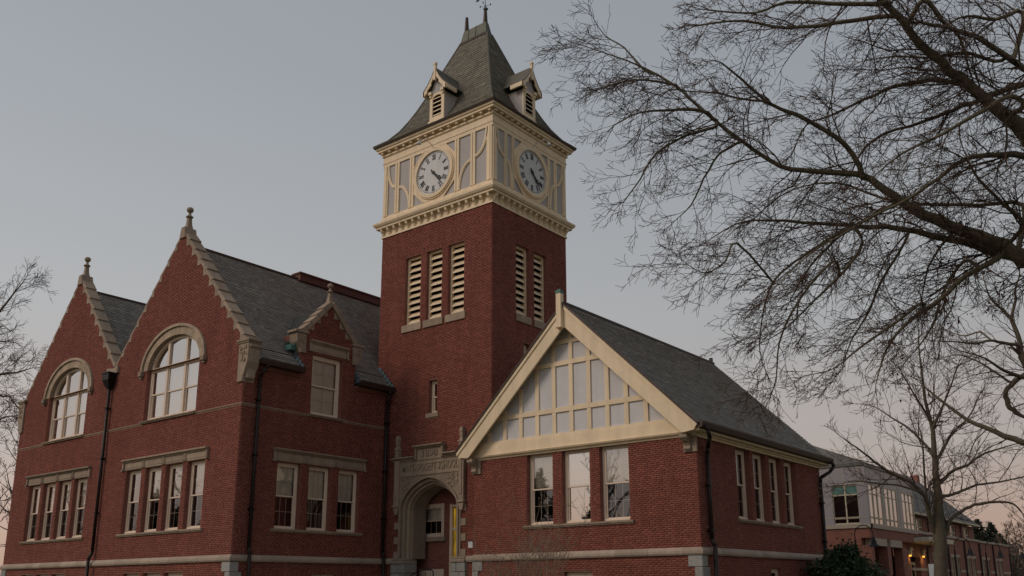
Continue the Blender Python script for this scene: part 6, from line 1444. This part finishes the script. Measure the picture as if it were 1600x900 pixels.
for i, (x, y, h, lb) in enumerate(((.6, 92, 10.8, 'tall hazy bare tree behind the far conifers'), (1.9, 94, 12.3, 'tallest hazy bare tree at the right edge'), (3.2, 90, 12.2, 'broad hazy bare tree at the far right edge'), (3.2, 68, 6.8, 'small bare tree near the farthest lamp'), (4.6, 66, 6.8, 'pale small bare tree by the right edge'), (-1.2, 97, 9.5, 'hazy bare tree between the far conifers'))): bare((x, y, 0), h, 40+i, lb, G_, rmin=.018, dens=1.3)
for i, (x, y, h) in enumerate(((3.6, 74, 3.6), (2.2, 76, 4.0), (5.0, 76, 3.6), (1.0, 75, 3.4))):
    b = thing('evergreen_bush', ['dark evergreen shrub under the hazy woods at the right edge', 'dark evergreen shrub under the middle of the hazy woods', 'dark evergreen shrub beyond the right edge of the woods', 'dark evergreen shrub beside the end of the brick wing'][i], 'bush', (x, y, 0), 'dark shrubs under the woods'); r = random.Random(i)
    leaf_cloud('leaves', [(r.gauss(0, 1.3), r.gauss(0, 1.3), abs(r.gauss(h*.4, h*.25))) for _ in range(70)], 2600, .22, 'evergreen_leaf', b, i, .3)
for i, (x, y, h, lb) in enumerate(((-63, 11, 17, 'tall hazy bare tree low at the left edge'), (-60, 7, 13, 'nearer hazy bare tree at the left edge'), (-70, 16, 16, 'farther hazy bare tree at the left edge'), (-57, 11, 10, 'small hazy bare tree at the left edge'))): bare((x, y, 0), h, 60+i, lb, 'woods at the left edge', rmin=.02, dens=1.25)
# trees across the lawn, seen as reflections in the windows, plus an added conifer row
for i, (x, y, h, lb) in enumerate(((-26.6, -47, 10.5, 'conifer across the lawn, right of the pair reflected in the middle wing window'), (-31.2, -47, 10.2, 'conifer across the lawn, left of the pair reflected in the middle wing window'), (-34.5, -49, 13.2, 'tallest conifer across the lawn, reflected in the left wing window'), (-23.5, -50, 8.8, 'shortest conifer across the lawn, reflected in the right wing window'))): conifer((x, y, 0), h, 70+i, lb, 'conifers across the lawn')
for i, (x, y, h) in enumerate(((-64, -40, 10.0), (-60, -36.5, 9.0), (-57, -33.5, 10.4), (-62, -31.0, 9.4), (-55, -37.5, 8.6), (-69, -36, 10.8))): conifer((x, y, 0), h, 90+i, ['far southern conifer of the dark row reflected in the lower gable windows', 'low conifer in the middle of the dark row reflected in the gable windows', 'conifer of the dark row standing nearest the road, reflected in the gable windows', 'northern conifer of the dark row reflected in the farther gable windows', 'shortest conifer of the dark row reflected in the gable windows', 'tallest conifer of the dark row reflected in the gable windows'][i], 'dark conifer row across the lawn', .34)  # unseen row, added so the lower gable sashes reflect something dark
for i, (x, y, h, lb) in enumerate(((-23, -44, 14, 'bare tree across the lawn, reflected in the right wing window'), (-34, -44, 13, 'bare tree across the lawn, reflected in the left wing window'), (-58, -36, 15, 'bare tree across the lawn, reflected in the nearer gable windows'), (-72, -34, 15, 'bare tree across the lawn, reflected in the farther gable windows'))): bare((x, y, 0), h, 80+i, lb, 'bare trees across the lawn', rmin=.02, dens=1.2, mt='twig')

# ================================================================== ground
m = M(); m.face((-900, -900, 0), (900, -900, 0), (900, 900, 0), (-900, 900, 0)); structure(m.build('ground', 'grass'))
m = M(); m.face((PC-1.3, -16, .004), (PC+1.3, -16, .004), (PC+1.3, -1.9, .004), (PC-1.3, -1.9, .004)); m.face((-40, -18.4, .004), (40, -18.4, .004), (40, -16, .004), (-40, -16, .004)); m.face((10.6, -16, .004), (12.4, -16, .004), (12.4, 60, .004), (10.6, 60, .004)); structure(m.build('path', 'concrete'))
m = M(); m.face((-900, -34, .004), (900, -34, .004), (900, -27, .004), (-900, -27, .004)); structure(m.build('road', 'asphalt'))
m = M(); m.box(-300, 300, -27, -26.8, 0, .13); structure(m.build('kerb', 'concrete'))
